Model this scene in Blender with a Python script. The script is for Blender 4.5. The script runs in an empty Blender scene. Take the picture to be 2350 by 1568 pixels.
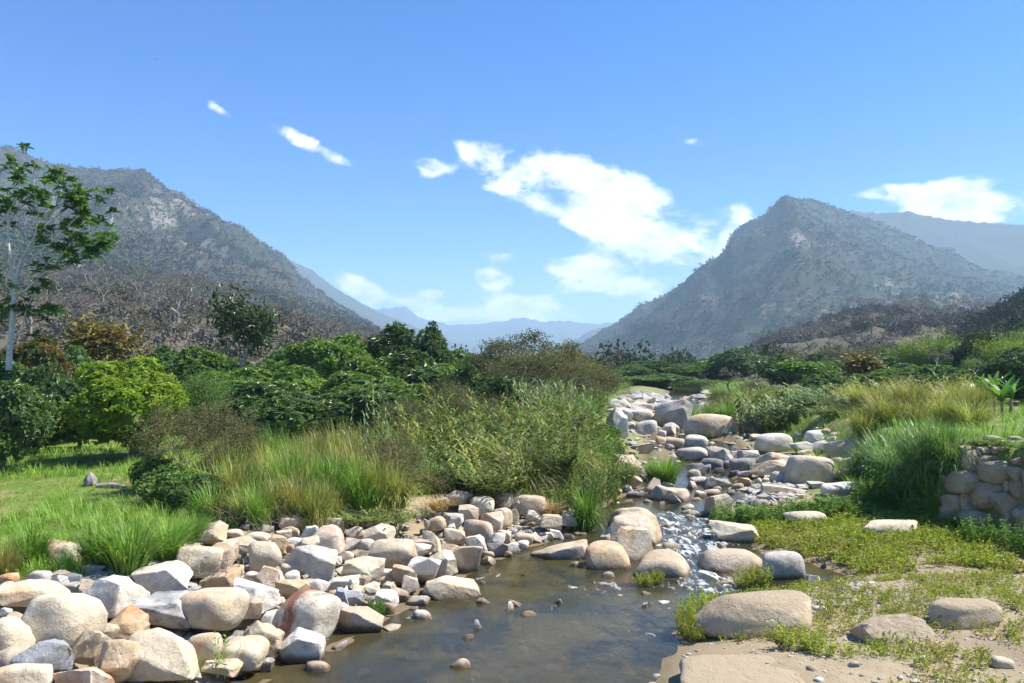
import bpy, bmesh, math, random
import numpy as np
from mathutils import Vector
from math import radians, sin, cos, pi, atan2, sqrt

sc = bpy.context.scene
COL = sc.collection

# ------------------------------------------------------------------ camera
F = 1809.0                      # focal length for a picture 2350 wide
CAM = np.array([0.0, 0.0, 5.2])
PITCH = radians(2.406)
cam_d = bpy.data.cameras.new('camera'); cam = bpy.data.objects.new('camera', cam_d)
COL.objects.link(cam); sc.camera = cam
cam_d.sensor_width = 36.0; cam_d.lens = 36.0 * F / 2350.0
cam_d.clip_start = 0.1; cam_d.clip_end = 60000
cam.location = CAM; cam.rotation_euler = (pi / 2 + PITCH, 0, 0)

# ------------------------------------------------------------------ sky, sun, exposure
SUN_AZ, SUN_EL = radians(84), radians(55)     # clockwise from +Y (the view), elevation
SUN_DIR = Vector((sin(SUN_AZ) * cos(SUN_EL), cos(SUN_AZ) * cos(SUN_EL), sin(SUN_EL)))
sl = bpy.data.lights.new('sun', 'SUN'); so = bpy.data.objects.new('sun', sl); COL.objects.link(so)
sl.energy = 5.0; sl.angle = radians(0.53); sl.color = (1.0, 0.95, 0.87)
so.rotation_euler = SUN_DIR.to_track_quat('Z', 'Y').to_euler(); so.location = (0, 0, 60)
sc.view_settings.view_transform = 'Standard'; sc.view_settings.look = 'None'
sc.view_settings.gamma = 1.0; sc.view_settings.exposure = 1.12
sc.cycles.use_denoising = True
sc.cycles.max_bounces = 6; sc.cycles.diffuse_bounces = 3; sc.cycles.glossy_bounces = 3
sc.cycles.transmission_bounces = 4; sc.cycles.transparent_max_bounces = 8; sc.cycles.volume_bounces = 1
sc.cycles.use_adaptive_sampling = True; sc.cycles.adaptive_threshold = 0.015
sc.cycles.sample_clamp_indirect = 4.0

class NT:
    """tiny node-tree helper"""
    def __init__(s, nt): s.t = nt; nt.nodes.clear()
    def n(s, typ, inp=None, **kw):
        nd = s.t.nodes.new(typ)
        for k, v in kw.items(): setattr(nd, k, v)
        if inp:
            for k, v in inp.items():
                sk = nd.inputs[k]
                if isinstance(v, bpy.types.NodeSocket): s.t.links.new(v, sk)
                else: sk.default_value = v
        return nd
    def math(s, op, a, b=None, c=None, clamp=False):
        nd = s.t.nodes.new('ShaderNodeMath'); nd.operation = op; nd.use_clamp = clamp
        for i, v in enumerate((a, b, c)):
            if v is None: continue
            if isinstance(v, bpy.types.NodeSocket): s.t.links.new(v, nd.inputs[i])
            else: nd.inputs[i].default_value = v
        return nd.outputs[0]
    def mix(s, fac, a, b, blend='MIX'):
        nd = s.t.nodes.new('ShaderNodeMix'); nd.data_type = 'RGBA'; nd.blend_type = blend
        for i, v in ((0, fac), (6, a), (7, b)):
            if isinstance(v, bpy.types.NodeSocket): s.t.links.new(v, nd.inputs[i])
            else: nd.inputs[i].default_value = (*v, 1) if i and len(v) == 3 else v
        return nd.outputs[2]
    def ramp(s, fac, lo, hi):
        nd = s.t.nodes.new('ShaderNodeMapRange'); nd.interpolation_type = 'SMOOTHSTEP'
        s.t.links.new(fac, nd.inputs[0]); nd.inputs[1].default_value = lo; nd.inputs[2].default_value = hi
        return nd.outputs[0]
    def noise(s, vec, scale, detail=4, rough=0.55, dist=0.0):
        return s.n('ShaderNodeTexNoise', {'Vector': vec, 'Scale': scale, 'Detail': detail, 'Roughness': rough, 'Distortion': dist}).outputs[0]

world = bpy.data.worlds.new('World'); sc.world = world; world.use_nodes = True
W = NT(world.node_tree)
sky = W.n('ShaderNodeTexSky', sky_type='NISHITA')
sky.sun_disc = False; sky.sun_elevation = SUN_EL; sky.sun_rotation = SUN_AZ
sky.altitude = 600; sky.air_density = 1.0; sky.dust_density = 0.25; sky.ozone_density = 3.0
tc = W.n('ShaderNodeTexCoord').outputs['Generated']
nrm = W.n('ShaderNodeVectorMath', {0: tc}, operation='NORMALIZE').outputs[0]
sep = W.n('ShaderNodeSeparateXYZ', {0: nrm})
az = W.math('ARCTAN2', sep.outputs[0], sep.outputs[1]); el = W.math('ARCSINE', sep.outputs[2])
cv = W.n('ShaderNodeCombineXYZ', {0: az, 1: W.math('MULTIPLY', el, 1.7)}).outputs[0]
warp = W.n('ShaderNodeTexNoise', {'Vector': cv, 'Scale': 7.0, 'Detail': 3.0}).outputs[1]
cv2 = W.n('ShaderNodeVectorMath', {0: cv, 1: W.n('ShaderNodeVectorMath', {0: warp, 1: (0.06, 0.06, 0)}, operation='MULTIPLY').outputs[0]}, operation='ADD').outputs[0]
cn = W.noise(cv2, 9.0, 9, 0.62)
# banks of cloud: (azimuth, elevation, half width, half height, tilt, weight) in degrees
def pix_ang(u, v):
    d = np.array([(u - 1175) / F, cos(PITCH) - (784 - v) / F * sin(PITCH), sin(PITCH) + (784 - v) / F * cos(PITCH)])
    d /= np.linalg.norm(d); return atan2(d[0], d[1]), math.asin(d[2])
CLOUDS = [(1290, 425, 150, 60, -.25, .42), (1430, 490, 190, 70, -.3, .44), (1560, 545, 170, 55, -.25, .46), (1640, 510, 90, 40, .2, .36), (1310, 610, 70, 24, 0, .46),
          (1400, 662, 130, 28, 0, .40), (1130, 640, 52, 24, -.1, .47), (1080, 722, 180, 20, 0, .38), (1265, 722, 80, 26, -.2, .36),
          (830, 665, 95, 32, -.5, .48), (720, 335, 110, 22, -.38, .38), (985, 380, 48, 24, -.15, .44), (1100, 375, 60, 30, -.6, .28),
          (505, 252, 34, 14, -.5, .30), (560, 333, 34, 14, -.1, .26), (2035, 440, 55, 20, 0, .45), (2150, 455, 60, 30, .3, .46),
          (2215, 490, 90, 26, .1, .42), (2300, 435, 60, 30, 0, .42), (1140, 588, 60, 16, -.1, .26), (1000, 672, 28, 12, 0, .3), (1595, 327, 30, 14, 0, .26),
          (1200, 690, 90, 16, 0, .24), (2345, 495, 50, 16, 0, .34), (960, 700, 60, 30, 0, .3)]
bias = None
for (u, v, wu, wv, tl, wt) in CLOUDS:
    a0, e0 = pix_ang(u, v)
    da = W.math('SUBTRACT', az, a0); de = W.math('SUBTRACT', el, e0)
    de2 = W.math('ADD', de, W.math('MULTIPLY', da, -tl))
    q = W.math('ADD', W.math('POWER', W.math('MULTIPLY', da, F / wu), 2.0), W.math('POWER', W.math('MULTIPLY', de2, F / wv), 2.0))
    g = W.math('MULTIPLY', W.math('EXPONENT', W.math('MULTIPLY', q, -0.75)), wt)
    bias = g if bias is None else W.math('ADD', bias, g)
bias = W.math('MINIMUM', W.math('MULTIPLY', bias, 1.52), 0.55)
cn = W.math('ADD', .5, W.math('MULTIPLY', W.math('SUBTRACT', cn, .5), 1.7))
dens = W.math('ADD', cn, bias)
fac = W.math('MULTIPLY', W.ramp(dens, 0.80, 1.10), W.ramp(el, -0.02, 0.03))
shade = W.ramp(W.noise(cv2, 22.0, 5, 0.6), 0.3, 0.75)
ccol = W.mix(shade, (6.6, 6.9, 7.3), (9.2, 9.2, 9.0))
skyc = W.n('ShaderNodeHueSaturation', {'Color': sky.outputs[0], 'Hue': .512, 'Saturation': 1.44, 'Value': 1.05}).outputs[0]
wc = W.mix(fac, skyc, ccol)
bg = W.n('ShaderNodeBackground', {0: wc, 1: 0.087})
W.n('ShaderNodeOutputWorld', {0: bg.outputs[0]})

# ------------------------------------------------------------------ numeric helpers
def srand(s): return np.random.default_rng(s)
def hash2(ix, iy, s):
    h = (ix.astype(np.int64) * 374761393 + iy.astype(np.int64) * 668265263 + s * 1442695041) & 0x7fffffff
    h = ((h ^ (h >> 13)) * 1274126177) & 0x7fffffff
    return ((h ^ (h >> 16)) & 0xffff) / 65535.0
def vn2(x, y, s=0):
    ix = np.floor(x); iy = np.floor(y); fx = x - ix; fy = y - iy
    fx = fx * fx * (3 - 2 * fx); fy = fy * fy * (3 - 2 * fy)
    a = hash2(ix, iy, s); b = hash2(ix + 1, iy, s); c = hash2(ix, iy + 1, s); d = hash2(ix + 1, iy + 1, s)
    return (a + (b - a) * fx) * (1 - fy) + (c + (d - c) * fx) * fy
def fbm2(x, y, oct=4, s=0):
    x = np.asarray(x, float); y = np.asarray(y, float); r = 0; a = .5
    for o in range(oct): r = r + a * (vn2(x * 2 ** o, y * 2 ** o, s + o * 17) - .5); a *= .5
    return r
def sst(x, a=0.0, b=1.0):
    t = np.clip((x - a) / (b - a), 0, 1); return t * t * (3 - 2 * t)
def ray(u, v):
    cx = (u - 1175) / F; cy = (784 - v) / F
    return np.array([cx, cos(PITCH) - cy * sin(PITCH), sin(PITCH) + cy * cos(PITCH)])
def proj(P):
    P = np.atleast_2d(P) - CAM
    d = P[:, 1] * cos(PITCH) + P[:, 2] * sin(PITCH); up = -P[:, 1] * sin(PITCH) + P[:, 2] * cos(PITCH)
    return 1175 + F * P[:, 0] / d, 784 - F * up / d
def at_y(u, v, y):
    d = ray(u, v); return CAM + d * (y / d[1])

# ------------------------------------------------------------------ the lie of the land (metres; river comes towards the camera)
def ip(y, pts): return np.interp(y, [p[0] for p in pts], [p[1] for p in pts])
ZW = [(-50, -.1), (0, 0), (20, 0), (22, .04), (26.5, .24), (34, .36), (45, .9), (60, 1.6), (90, 2.4), (140, 3.2), (300, 4.6), (1000, 9), (15000, 70)]
XL = [(-50, -6), (10, -5.2), (13.3, -4.2), (16.5, -2.7), (19.6, -1.9), (21.5, -.8), (23.5, .3), (24.8, 1.9), (26, 2.6), (29, 3.0), (32, 4.6), (36, 6.0), (45, 8), (60, 10.5), (90, 17), (140, 29), (300, 72), (15000, 3000)]
XR = [(-50, 2), (13.3, 2.6), (16, 3.3), (17.5, 4.0), (18.6, 5.2), (19.4, 8.4), (20.5, 8.8), (21.8, 8.3), (22.6, 7.2), (24, 7.2), (27, 6.9), (29, 7.6), (31.5, 9.4), (36, 10.8), (45, 13.5), (60, 16), (90, 22), (140, 34), (300, 78), (15000, 3006)]
XC = [(-50, -14), (10, -11), (15, -9.7), (16, -8.3), (19, -7.6), (22, -6.2), (25, -2.9), (28, 0), (29.5, 1.2), (34, 2.6), (45, 5), (60, 7.5), (90, 13.5), (140, 25), (300, 66), (15000, 2990)]
XT = [(-50, 11), (18, 12.3), (23, 12.7), (26, 13), (32, 14.2), (41, 15.6), (47, 16), (54, 18), (75, 22.5), (100, 28), (140, 39), (300, 86), (15000, 3020)]
def zw(y): return ip(y, ZW)
def G(x, y):
    x = np.asarray(x, float); y = np.asarray(y, float)
    w = zw(y); xl = ip(y, XL); xr = ip(y, XR); xc = ip(y, XC); xt = ip(y, XT)
    zm = np.maximum(1.15 + .015 * (y - 20), w + .75)
    dl = xl - x; t = np.clip(dl / np.maximum(xl - xc, .5), 0, 1)
    zl = np.where(t < 1, w + (zm + .12 - w) * t ** .85, zm + .12 * np.exp(-(dl - (xl - xc)) / 1.5))
    dr = x - xr
    zr = w + .30 * (1 - np.exp(-np.maximum(dr, 0) / 1.6)) + .022 * np.minimum(np.maximum(dr, 0), 14)
    zt = np.maximum(2.55 + .012 * (y - 25) + .5 * (1 - sst(y, 26, 31)), w + .7)
    sw = 1.1 + 1.5 * sst(y, 28, 32)
    yn = 24.3 - 1.5 * np.clip(x - 13.2, 0, 2.3)
    wt = sst((x - xt) / sw) * sst((y - yn) / 1.2)
    zr = zr + (zt - zr) * wt
    ins = np.minimum(x - xl, xr - x)
    bed = w - .42 * sst(ins / 1.6)
    z = np.where(dl > 0, zl, np.where(dr > 0, zr, bed))
    rough = .10 * fbm2(x * 1.3, y * 1.3, 3, 3) + .35 * fbm2(x * .12, y * .12, 3, 9) * sst(np.maximum(dl, dr), 0, 6)
    casc = sst(y, 33, 37) * (1 - sst(y, 58, 75)) * (ins > 0)
    z = z + rough + casc * (.30 + .55 * fbm2(x * .45, y * .3, 3, 21))
    # sandy shelf and low mounds in the right foreground
    z = z + .07 * fbm2(x * 4.1, y * 4.1, 3, 61) * sst(dr, 0, .6) * (y < 40)
    z = z + .20 * np.exp(-(((x - 4.7) / 1.9) ** 2 + ((y - 13.2) / 1.1) ** 2)) + .28 * np.exp(-(((x - 9.4) / 1.3) ** 2 + ((y - 16.0) / 1.0) ** 2))
    far = sst(np.hypot(x, y), 250, 600)
    return z + far * 1.5 * fbm2(x * .004, y * .004, 3, 31)
def S(x, y):
    g = G(x, y); xl = ip(y, XL); xr = ip(y, XR); w = zw(y)
    return np.where((x > xl - .6) & (x < xr + .6), np.maximum(g, w), g)
def hit(u, v, surf=S, tmax=400.0):
    d = ray(u, v); ys = np.concatenate([np.arange(6, 60, .04), np.arange(60, tmax, .25)])
    P = CAM[None] + d[None] * (ys / d[1])[:, None]
    below = P[:, 2] <= surf(P[:, 0], P[:, 1])
    i = int(np.argmax(below)) if below.any() else len(ys) - 1
    return P[i]

# ------------------------------------------------------------------ mesh helpers
def mk(name, V, Fc, smooth=True, attrs=None, sharp=None):
    """V (n,3); Fc list of arrays, each (m,3) or (m,4)"""
    if not isinstance(Fc, (list, tuple)): Fc = [Fc]
    Fc = [np.asarray(f, np.int64) for f in Fc if len(f)]
    me = bpy.data.meshes.new(name)
    V = np.asarray(V, np.float32)
    me.vertices.add(len(V)); me.vertices.foreach_set('co', V.ravel())
    nl = sum(f.size for f in Fc); npoly = sum(len(f) for f in Fc)
    me.loops.add(nl); me.polygons.add(npoly)
    me.loops.foreach_set('vertex_index', np.concatenate([f.ravel() for f in Fc]).astype(np.int32))
    tot = np.concatenate([np.full(len(f), f.shape[1]) for f in Fc])
    st = np.concatenate([[0], np.cumsum(tot)[:-1]]).astype(np.int32)
    me.polygons.foreach_set('loop_start', st)
    me.polygons.foreach_set('use_smooth', np.full(npoly, smooth, bool))
    me.update(calc_edges=True); me.validate()
    for k, a in (attrs or {}).items():
        at = me.attributes.new(k, 'FLOAT', 'POINT'); at.data.foreach_set('value', np.asarray(a, np.float32))
    if sharp is not None: me.set_sharp_from_angle(angle=sharp)
    return me
def obj(name, me, mat=None, parent=None, loc=None):
    o = bpy.data.objects.new(name, me); COL.objects.link(o)
    if mat is not None and me is not None:
        if not me.materials: me.materials.append(mat)
        elif me.materials[0] != mat:
            o.material_slots[0].link = 'OBJECT'; o.material_slots[0].material = mat
    if parent is not None: o.parent = parent
    if loc is not None: o.location = [float(c) for c in loc]
    return o
def tag(o, label=None, cat=None, group=None, kind=None):
    if cat and not kind: kind = 'thing'
    for k, v in (('label', label), ('category', cat), ('group', group), ('kind', kind)):
        if v: o[k] = v
    return o
def empty(name, loc, rz=0):
    o = bpy.data.objects.new(name, None); COL.objects.link(o); o.location = [float(c) for c in loc]; o.rotation_euler[2] = rz
    o.empty_display_size = .2; return o
class Acc:
    """collects geometry"""
    def __init__(s): s.V = []; s.T = []; s.Q = []; s.A = []; s.n = 0
    def add(s, V, Fc, tint=0.5):
        V = np.asarray(V, float).reshape(-1, 3); Fc = np.asarray(Fc, np.int64)
        (s.T if Fc.shape[1] == 3 else s.Q).append(Fc + s.n); s.V.append(V)
        s.A.append(np.broadcast_to(np.asarray(tint, float), (len(V),))); s.n += len(V)
    def mesh(s, name, smooth=True):
        fs = []
        if s.T: fs.append(np.concatenate(s.T))
        if s.Q: fs.append(np.concatenate(s.Q))
        return mk(name, np.concatenate(s.V), fs, smooth, {'tint': np.concatenate(s.A)})
def unit(v): return v / np.maximum(np.linalg.norm(v, axis=-1, keepdims=True), 1e-9)
def leaves(acc, P, D, N, L, Wd, tint, fold=.25):
    """diamond leaves: base P, direction D, blade normal N"""
    P = np.asarray(P, float); n = len(P)
    D = unit(D); Sd = unit(np.cross(D, N)); Nn = np.cross(Sd, D)
    L = np.broadcast_to(L, (n,))[:, None]; Wd = np.broadcast_to(Wd, (n,))[:, None]
    mid = P + D * L * .45
    V = np.stack([P, mid + Sd * Wd * .5 + Nn * Wd * fold, P + D * L - Nn * L * .12, mid - Sd * Wd * .5 + Nn * Wd * fold], 1).reshape(-1, 3)
    b = np.arange(n)[:, None] * 4
    Fc = np.concatenate([b + [0, 1, 2], b + [0, 2, 3]])
    acc.add(V, Fc, np.repeat(np.broadcast_to(tint, (n,)), 4))
def blades(acc, P, az, a0, bend, L, Wd, tint, nseg=4, power=1.4, tipw=.08):
    """arching strips"""
    n = len(P); t = np.linspace(0, 1, nseg + 1)
    L = np.broadcast_to(L, (n,)); Wd = np.broadcast_to(Wd, (n,))
    pts = [np.asarray(P, float)]
    for k in range(nseg):
        tm = (t[k] + t[k + 1]) / 2
        a = a0 + bend * tm ** power
        st = np.stack([np.sin(a) * np.cos(az), np.sin(a) * np.sin(az), np.cos(a)], 1) * (L / nseg)[:, None]
        pts.append(pts[-1] + st)
    sd = np.stack([-np.sin(az), np.cos(az), np.zeros(n)], 1)
    V = []
    for k in range(nseg + 1):
        w = Wd * max(tipw, (1 - t[k] ** 1.6)) * (.55 + .45 * min(1, t[k] * 4)) * .5
        V += [pts[k] - sd * w[:, None], pts[k] + sd * w[:, None]]
    V = np.stack(V, 1).reshape(-1, 3); m = 2 * (nseg + 1)
    b = np.arange(n)[:, None] * m
    Fc = np.concatenate([b + [2 * k, 2 * k + 1, 2 * k + 3, 2 * k + 2] for k in range(nseg)])
    acc.add(V, Fc, np.repeat(np.broadcast_to(tint, (n,)), m))
def limbs(acc, segs, sides=5, tint=.5):
    """tapered tubes: segs rows of (p0, p1, r0, r1)"""
    if not len(segs): return
    p0 = np.array([s[0] for s in segs], float); p1 = np.array([s[1] for s in segs], float)
    r0 = np.array([s[2] for s in segs])[:, None]; r1 = np.array([s[3] for s in segs])[:, None]
    d = unit(p1 - p0); ref = np.where(np.abs(d[:, 2:3]) > .9, [[1., 0, 0]], [[0, 0, 1.]])
    a = unit(np.cross(d, ref)); b = np.cross(d, a)
    V = []
    for k in range(sides):
        c, s_ = cos(2 * pi * k / sides), sin(2 * pi * k / sides)
        V += [p0 + (a * c + b * s_) * r0, p1 + (a * c + b * s_) * r1]
    V = np.stack(V, 1).reshape(-1, 3); m = 2 * sides; bb = np.arange(len(segs))[:, None] * m
    Fc = np.concatenate([bb + [2 * k, 2 * ((k + 1) % sides), 2 * ((k + 1) % sides) + 1, 2 * k + 1] for k in range(sides)])
    acc.add(V, Fc, tint)
_ico = {}
def ico(sub):
    if sub not in _ico:
        bm = bmesh.new(); bmesh.ops.create_icosphere(bm, subdivisions=sub, radius=1)
        _ico[sub] = (np.array([v.co[:] for v in bm.verts]), np.array([[v.index for v in f.verts] for f in bm.faces])); bm.free()
    return _ico[sub]
def inpoly(px, py, poly):
    c = np.zeros(len(px), bool); j = len(poly) - 1
    for i in range(len(poly)):
        xi, yi = poly[i]; xj, yj = poly[j]
        c ^= ((yi > py) != (yj > py)) & (px < (xj - xi) * (py - yi) / ((yj - yi) or 1e-9) + xi); j = i
    return c

# ------------------------------------------------------------------ materials
def mat(name):
    m = bpy.data.materials.new(name); m.use_nodes = True; return m, NT(m.node_tree)
def out(N, shader, disp=None):
    o = N.n('ShaderNodeOutputMaterial', {0: shader})
    return o
ROCK = {}
def rock_mat(key, ca, cb, stain, samt, spots=.42, wet=False, sand=0.0):
    ca, cb, stain = [tuple(x * f_ for x in q) for q, f_ in ((ca, 1.15), (cb, 1.15), (stain, 1.08))]
    m, N = mat('rock_' + key)
    co = N.n('ShaderNodeTexCoord').outputs['Object']
    oi = N.n('ShaderNodeObjectInfo')
    off = N.math('MULTIPLY', oi.outputs['Random'], 57.0)
    v = N.n('ShaderNodeVectorMath', {0: co, 1: N.n('ShaderNodeCombineXYZ', {0: off, 1: off, 2: off}).outputs[0]}, operation='ADD').outputs[0]
    n1 = N.noise(v, 1.6, 6, .6, .6); n2 = N.noise(v, 5.0, 6, .7, .3); n3 = N.noise(v, 34, 5, .75)
    c = N.mix(N.ramp(n1, .3, .7), ca, cb)
    c = N.mix(N.math('MULTIPLY', N.ramp(n2, .50, .66), spots), c, tuple(x * .55 for x in ca))
    sn = N.math('ADD', N.noise(v, .9, 4, .6, 1.0), N.math('MULTIPLY', N.math('SUBTRACT', oi.outputs['Random'], .5), .16))
    c = N.mix(N.math('MULTIPLY', N.ramp(sn, .50, .64), samt), c, stain)
    c = N.mix(N.math('MULTIPLY', N.ramp(n3, .56, .74), .38), c, (.10, .09, .08))
    pale = N.math('MULTIPLY', N.ramp(N.noise(v, 2.6, 6, .7, 1.5), .60, .72), .4)
    c = N.mix(pale, c, tuple(min(.62, x * 1.3) for x in cb))
    # thin cracks
    vo = N.n('ShaderNodeTexVoronoi', {'Vector': N.n('ShaderNodeVectorMath', {0: v, 1: N.n('ShaderNodeVectorMath', {0: N.n('ShaderNodeTexNoise', {'Vector': v, 'Scale': 3.0}).outputs[1], 1: (.5, .5, .5)}, operation='MULTIPLY').outputs[0]}, operation='ADD').outputs[0], 'Scale': 1.5}, feature='DISTANCE_TO_EDGE').outputs[0]
    crk = N.math('MULTIPLY', N.math('SUBTRACT', 1.0, N.ramp(vo, 0.0, .022)), N.ramp(n1, .56, .70))
    c = N.mix(N.math('MULTIPLY', crk, .22), c, (.16, .12, .09))
    rough = .82
    if sand:
        up = N.n('ShaderNodeSeparateXYZ', {0: N.n('ShaderNodeNewGeometry').outputs['Normal']}).outputs[2]
        sf = N.math('MULTIPLY', N.ramp(N.math('ADD', up, N.math('MULTIPLY', N.math('SUBTRACT', n2, .5), .9)), .55, .78), sand)
        c = N.mix(sf, c, N.mix(n3, (.29, .225, .145), (.38, .305, .205)))
    if wet:
        gz = N.n('ShaderNodeSeparateXYZ', {0: co}).outputs[2]
        wf = N.math('SUBTRACT', 1.0, N.ramp(N.math('ADD', gz, N.math('MULTIPLY', N.math('SUBTRACT', n2, .5), .25)), .02, .20))
        c = N.mix(N.math('MULTIPLY', wf, .85), c, (.085, .052, .025))
        rough = N.math('SUBTRACT', .82, N.math('MULTIPLY', wf, .5))
    h = N.math('ADD', N.math('MULTIPLY', n2, .6), N.math('ADD', N.math('MULTIPLY', n3, .08), N.math('MULTIPLY', crk, -.3)))
    h = N.math('ADD', h, N.math('MULTIPLY', N.noise(v, 90, 3, .7), .025))
    bp = N.n('ShaderNodeBump', {'Strength': .7, 'Distance': .14, 'Height': h}).outputs[0]
    b = N.n('ShaderNodeBsdfPrincipled', {'Base Color': c, 'Roughness': rough, 'Normal': bp, 'Specular IOR Level': .25})
    out(N, b.outputs[0]); ROCK[key] = m
RC = dict(c=((.43, .355, .245), (.53, .46, .345)), w=((.48, .44, .37), (.58, .545, .475)), g=((.335, .305, .255), (.46, .425, .365)),
          t=((.35, .285, .20), (.46, .395, .295)), o=((.38, .265, .15), (.48, .375, .25)), d=((.155, .145, .125), (.275, .258, .225)),
          p=((.44, .345, .255), (.53, .44, .345)), b=((.21, .23, .25), (.33, .35, .37)))
ST = dict(c=((.40, .25, .12), .55), w=((.38, .31, .22), .45), g=((.36, .30, .22), .4), t=((.36, .21, .10), .5), o=((.40, .17, .06), .7), d=((.05, .05, .05), .4),
          p=((.36, .17, .09), .75), b=((.36, .31, .24), .4))
for k in RC:
    rock_mat(k, RC[k][0], RC[k][1], *ST[k])
    rock_mat(k + '_wet', RC[k][0], RC[k][1], *ST[k], wet=True)
rock_mat('sandy', (.39, .305, .20), (.46, .38, .27), (.38, .28, .17), .4, sand=1.0)
rock_mat('wall', (.23, .185, .125), (.33, .275, .195), (.26, .18, .10), .4)  # stone tones set darker, standing in for shade on the wall face
rock_mat('sandy_wet', (.38, .31, .22), (.47, .40, .31), (.40, .27, .15), .4, wet=True, sand=.45)
rock_mat('shale', (.17, .18, .19), (.46, .44, .40), (.40, .30, .16), .5, spots=.7)
rock_mat('stained', (.46, .41, .32), (.54, .48, .38), (.25, .10, .06), .95)
rock_mat('striped', (.20, .17, .15), (.40, .34, .27), (.10, .08, .07), .7)

def leaf_mat(name, dark, light, accent=None, aamt=0.0, trans=.28, rough=.5, spec=.35, jitter=.35):
    dark, light = [tuple(x * m_ for x in q) for q, m_ in ((dark, 1.15), (light, 1.6))]
    m, N = mat(name)
    t = N.n('ShaderNodeAttribute', attribute_name='tint').outputs['Fac']
    rnd = N.n('ShaderNodeObjectInfo').outputs['Random']
    f = N.math('ADD', t, N.math('MULTIPLY', N.math('SUBTRACT', rnd, .5), jitter), clamp=True)
    c = N.mix(f, dark, light)
    if accent is not None:
        g = N.n('ShaderNodeNewGeometry').outputs['Position']
        c = N.mix(N.math('MULTIPLY', N.ramp(N.math('ADD', N.noise(g, .9, 3), N.math('MULTIPLY', N.math('SUBTRACT', t, .5), .25)), .46, .62), aamt), c, accent)
    b = N.n('ShaderNodeBsdfPrincipled', {'Base Color': c, 'Roughness': rough, 'Specular IOR Level': spec})
    tr = N.n('ShaderNodeBsdfTranslucent', {'Color': N.mix(.5, c, N.mix(1.0, c, (1.3, 1.35, .5), 'MULTIPLY'))})
    mx = N.n('ShaderNodeMixShader', {0: trans, 1: b.outputs[0], 2: tr.outputs[0]})
    out(N, mx.outputs[0]); return m
def bark_mat(name, a, b, scale=6):
    m, N = mat(name)
    co = N.n('ShaderNodeNewGeometry').outputs['Position']
    n = N.noise(co, scale, 5, .65)
    bp = N.n('ShaderNodeBump', {'Strength': .5, 'Distance': .03, 'Height': n}).outputs[0]
    s = N.n('ShaderNodeBsdfPrincipled', {'Base Color': N.mix(N.ramp(n, .3, .7), a, b), 'Roughness': .85, 'Normal': bp})
    out(N, s.outputs[0]); return m
LM = dict(
    mango=leaf_mat('leaf_mango', (.020, .048, .014), (.090, .150, .036), (.13, .19, .04), .4, rough=.38, spec=.5),
    mango_mid=leaf_mat('leaf_mango_mid', (.032, .078, .014), (.130, .215, .036), (.19, .25, .035), .45, rough=.42, spec=.45),
    lime=leaf_mat('leaf_lime', (.050, .105, .012), (.185, .275, .024), (.29, .33, .03), .5, trans=.36),
    rust=leaf_mat('leaf_rust', (.035, .065, .016), (.105, .13, .03), (.24, .13, .045), .9),
    autumn=leaf_mat('leaf_autumn', (.05, .06, .015), (.17, .14, .03), (.27, .17, .045), .7),
    feather=leaf_mat('leaf_feather', (.026, .080, .012), (.100, .205, .028), (.14, .25, .035), .45, trans=.36),
    green=leaf_mat('leaf_green', (.030, .075, .014), (.115, .20, .034), (.15, .22, .04), .4),
    gloss=leaf_mat('leaf_gloss', (.016, .038, .014), (.055, .090, .024), (.10, .11, .03), .3, rough=.35),
    olive=leaf_mat('leaf_olive', (.050, .060, .018), (.135, .140, .042), (.14, .125, .045), .45),
    acacia=leaf_mat('leaf_acacia', (.040, .052, .020), (.100, .112, .038), (.12, .095, .045), .5),
    brown=leaf_mat('leaf_brown', (.080, .065, .030), (.20, .165, .070), (.19, .13, .06), .6),
    grass=leaf_mat('grass_green', (.045, .105, .012), (.165, .285, .040), (.22, .30, .06), .5, trans=.35),
    meadow=leaf_mat('grass_meadow', (.090, .180, .014), (.190, .335, .036), (.27, .31, .08), .5, trans=.35),
    elephant=leaf_mat('grass_elephant', (.030, .080, .016), (.125, .215, .045), (.18, .27, .09), .4, trans=.3, rough=.4),
    straw=leaf_mat('grass_straw', (.10, .125, .025), (.285, .315, .072), (.34, .27, .10), .75, trans=.32),
    dry=leaf_mat('grass_dry', (.20, .135, .055), (.42, .31, .15), trans=.2),
    reed=leaf_mat('reed_leaf', (.048, .085, .018), (.150, .195, .046), (.22, .22, .07), .5, rough=.55, spec=.2),
    reedgrey=leaf_mat('reed_grey', (.070, .115, .048), (.200, .260, .120), (.24, .27, .11), .4, rough=.5, spec=.25),
    weed=leaf_mat('weed_lime', (.105, .145, .014), (.270, .310, .034), (.34, .29, .07), .6, trans=.36),
    herb=leaf_mat('herb_green', (.030, .085, .010), (.115, .215, .026), (.18, .24, .04), .4, trans=.33),
    bamboo=leaf_mat('leaf_bamboo', (.060, .110, .012), (.200, .290, .040), (.24, .30, .05), .4, trans=.36),
    banana=leaf_mat('leaf_banana', (.030, .090, .014), (.12, .23, .04), trans=.4, rough=.35),
    stalk=leaf_mat('reed_stalk', (.09, .10, .04), (.17, .17, .07), trans=.1))
BK = dict(pale=bark_mat('bark_pale', (.40, .38, .35), (.62, .60, .56)), brown=bark_mat('bark_brown', (.10, .075, .055), (.20, .16, .12)),
          grey=bark_mat('bark_grey', (.17, .15, .135), (.33, .30, .275)), twig=bark_mat('twig_brown', (.12, .105, .085), (.21, .185, .15), 20),
          ochre=bark_mat('bark_ochre', (.20, .14, .08), (.33, .24, .14)))
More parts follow.
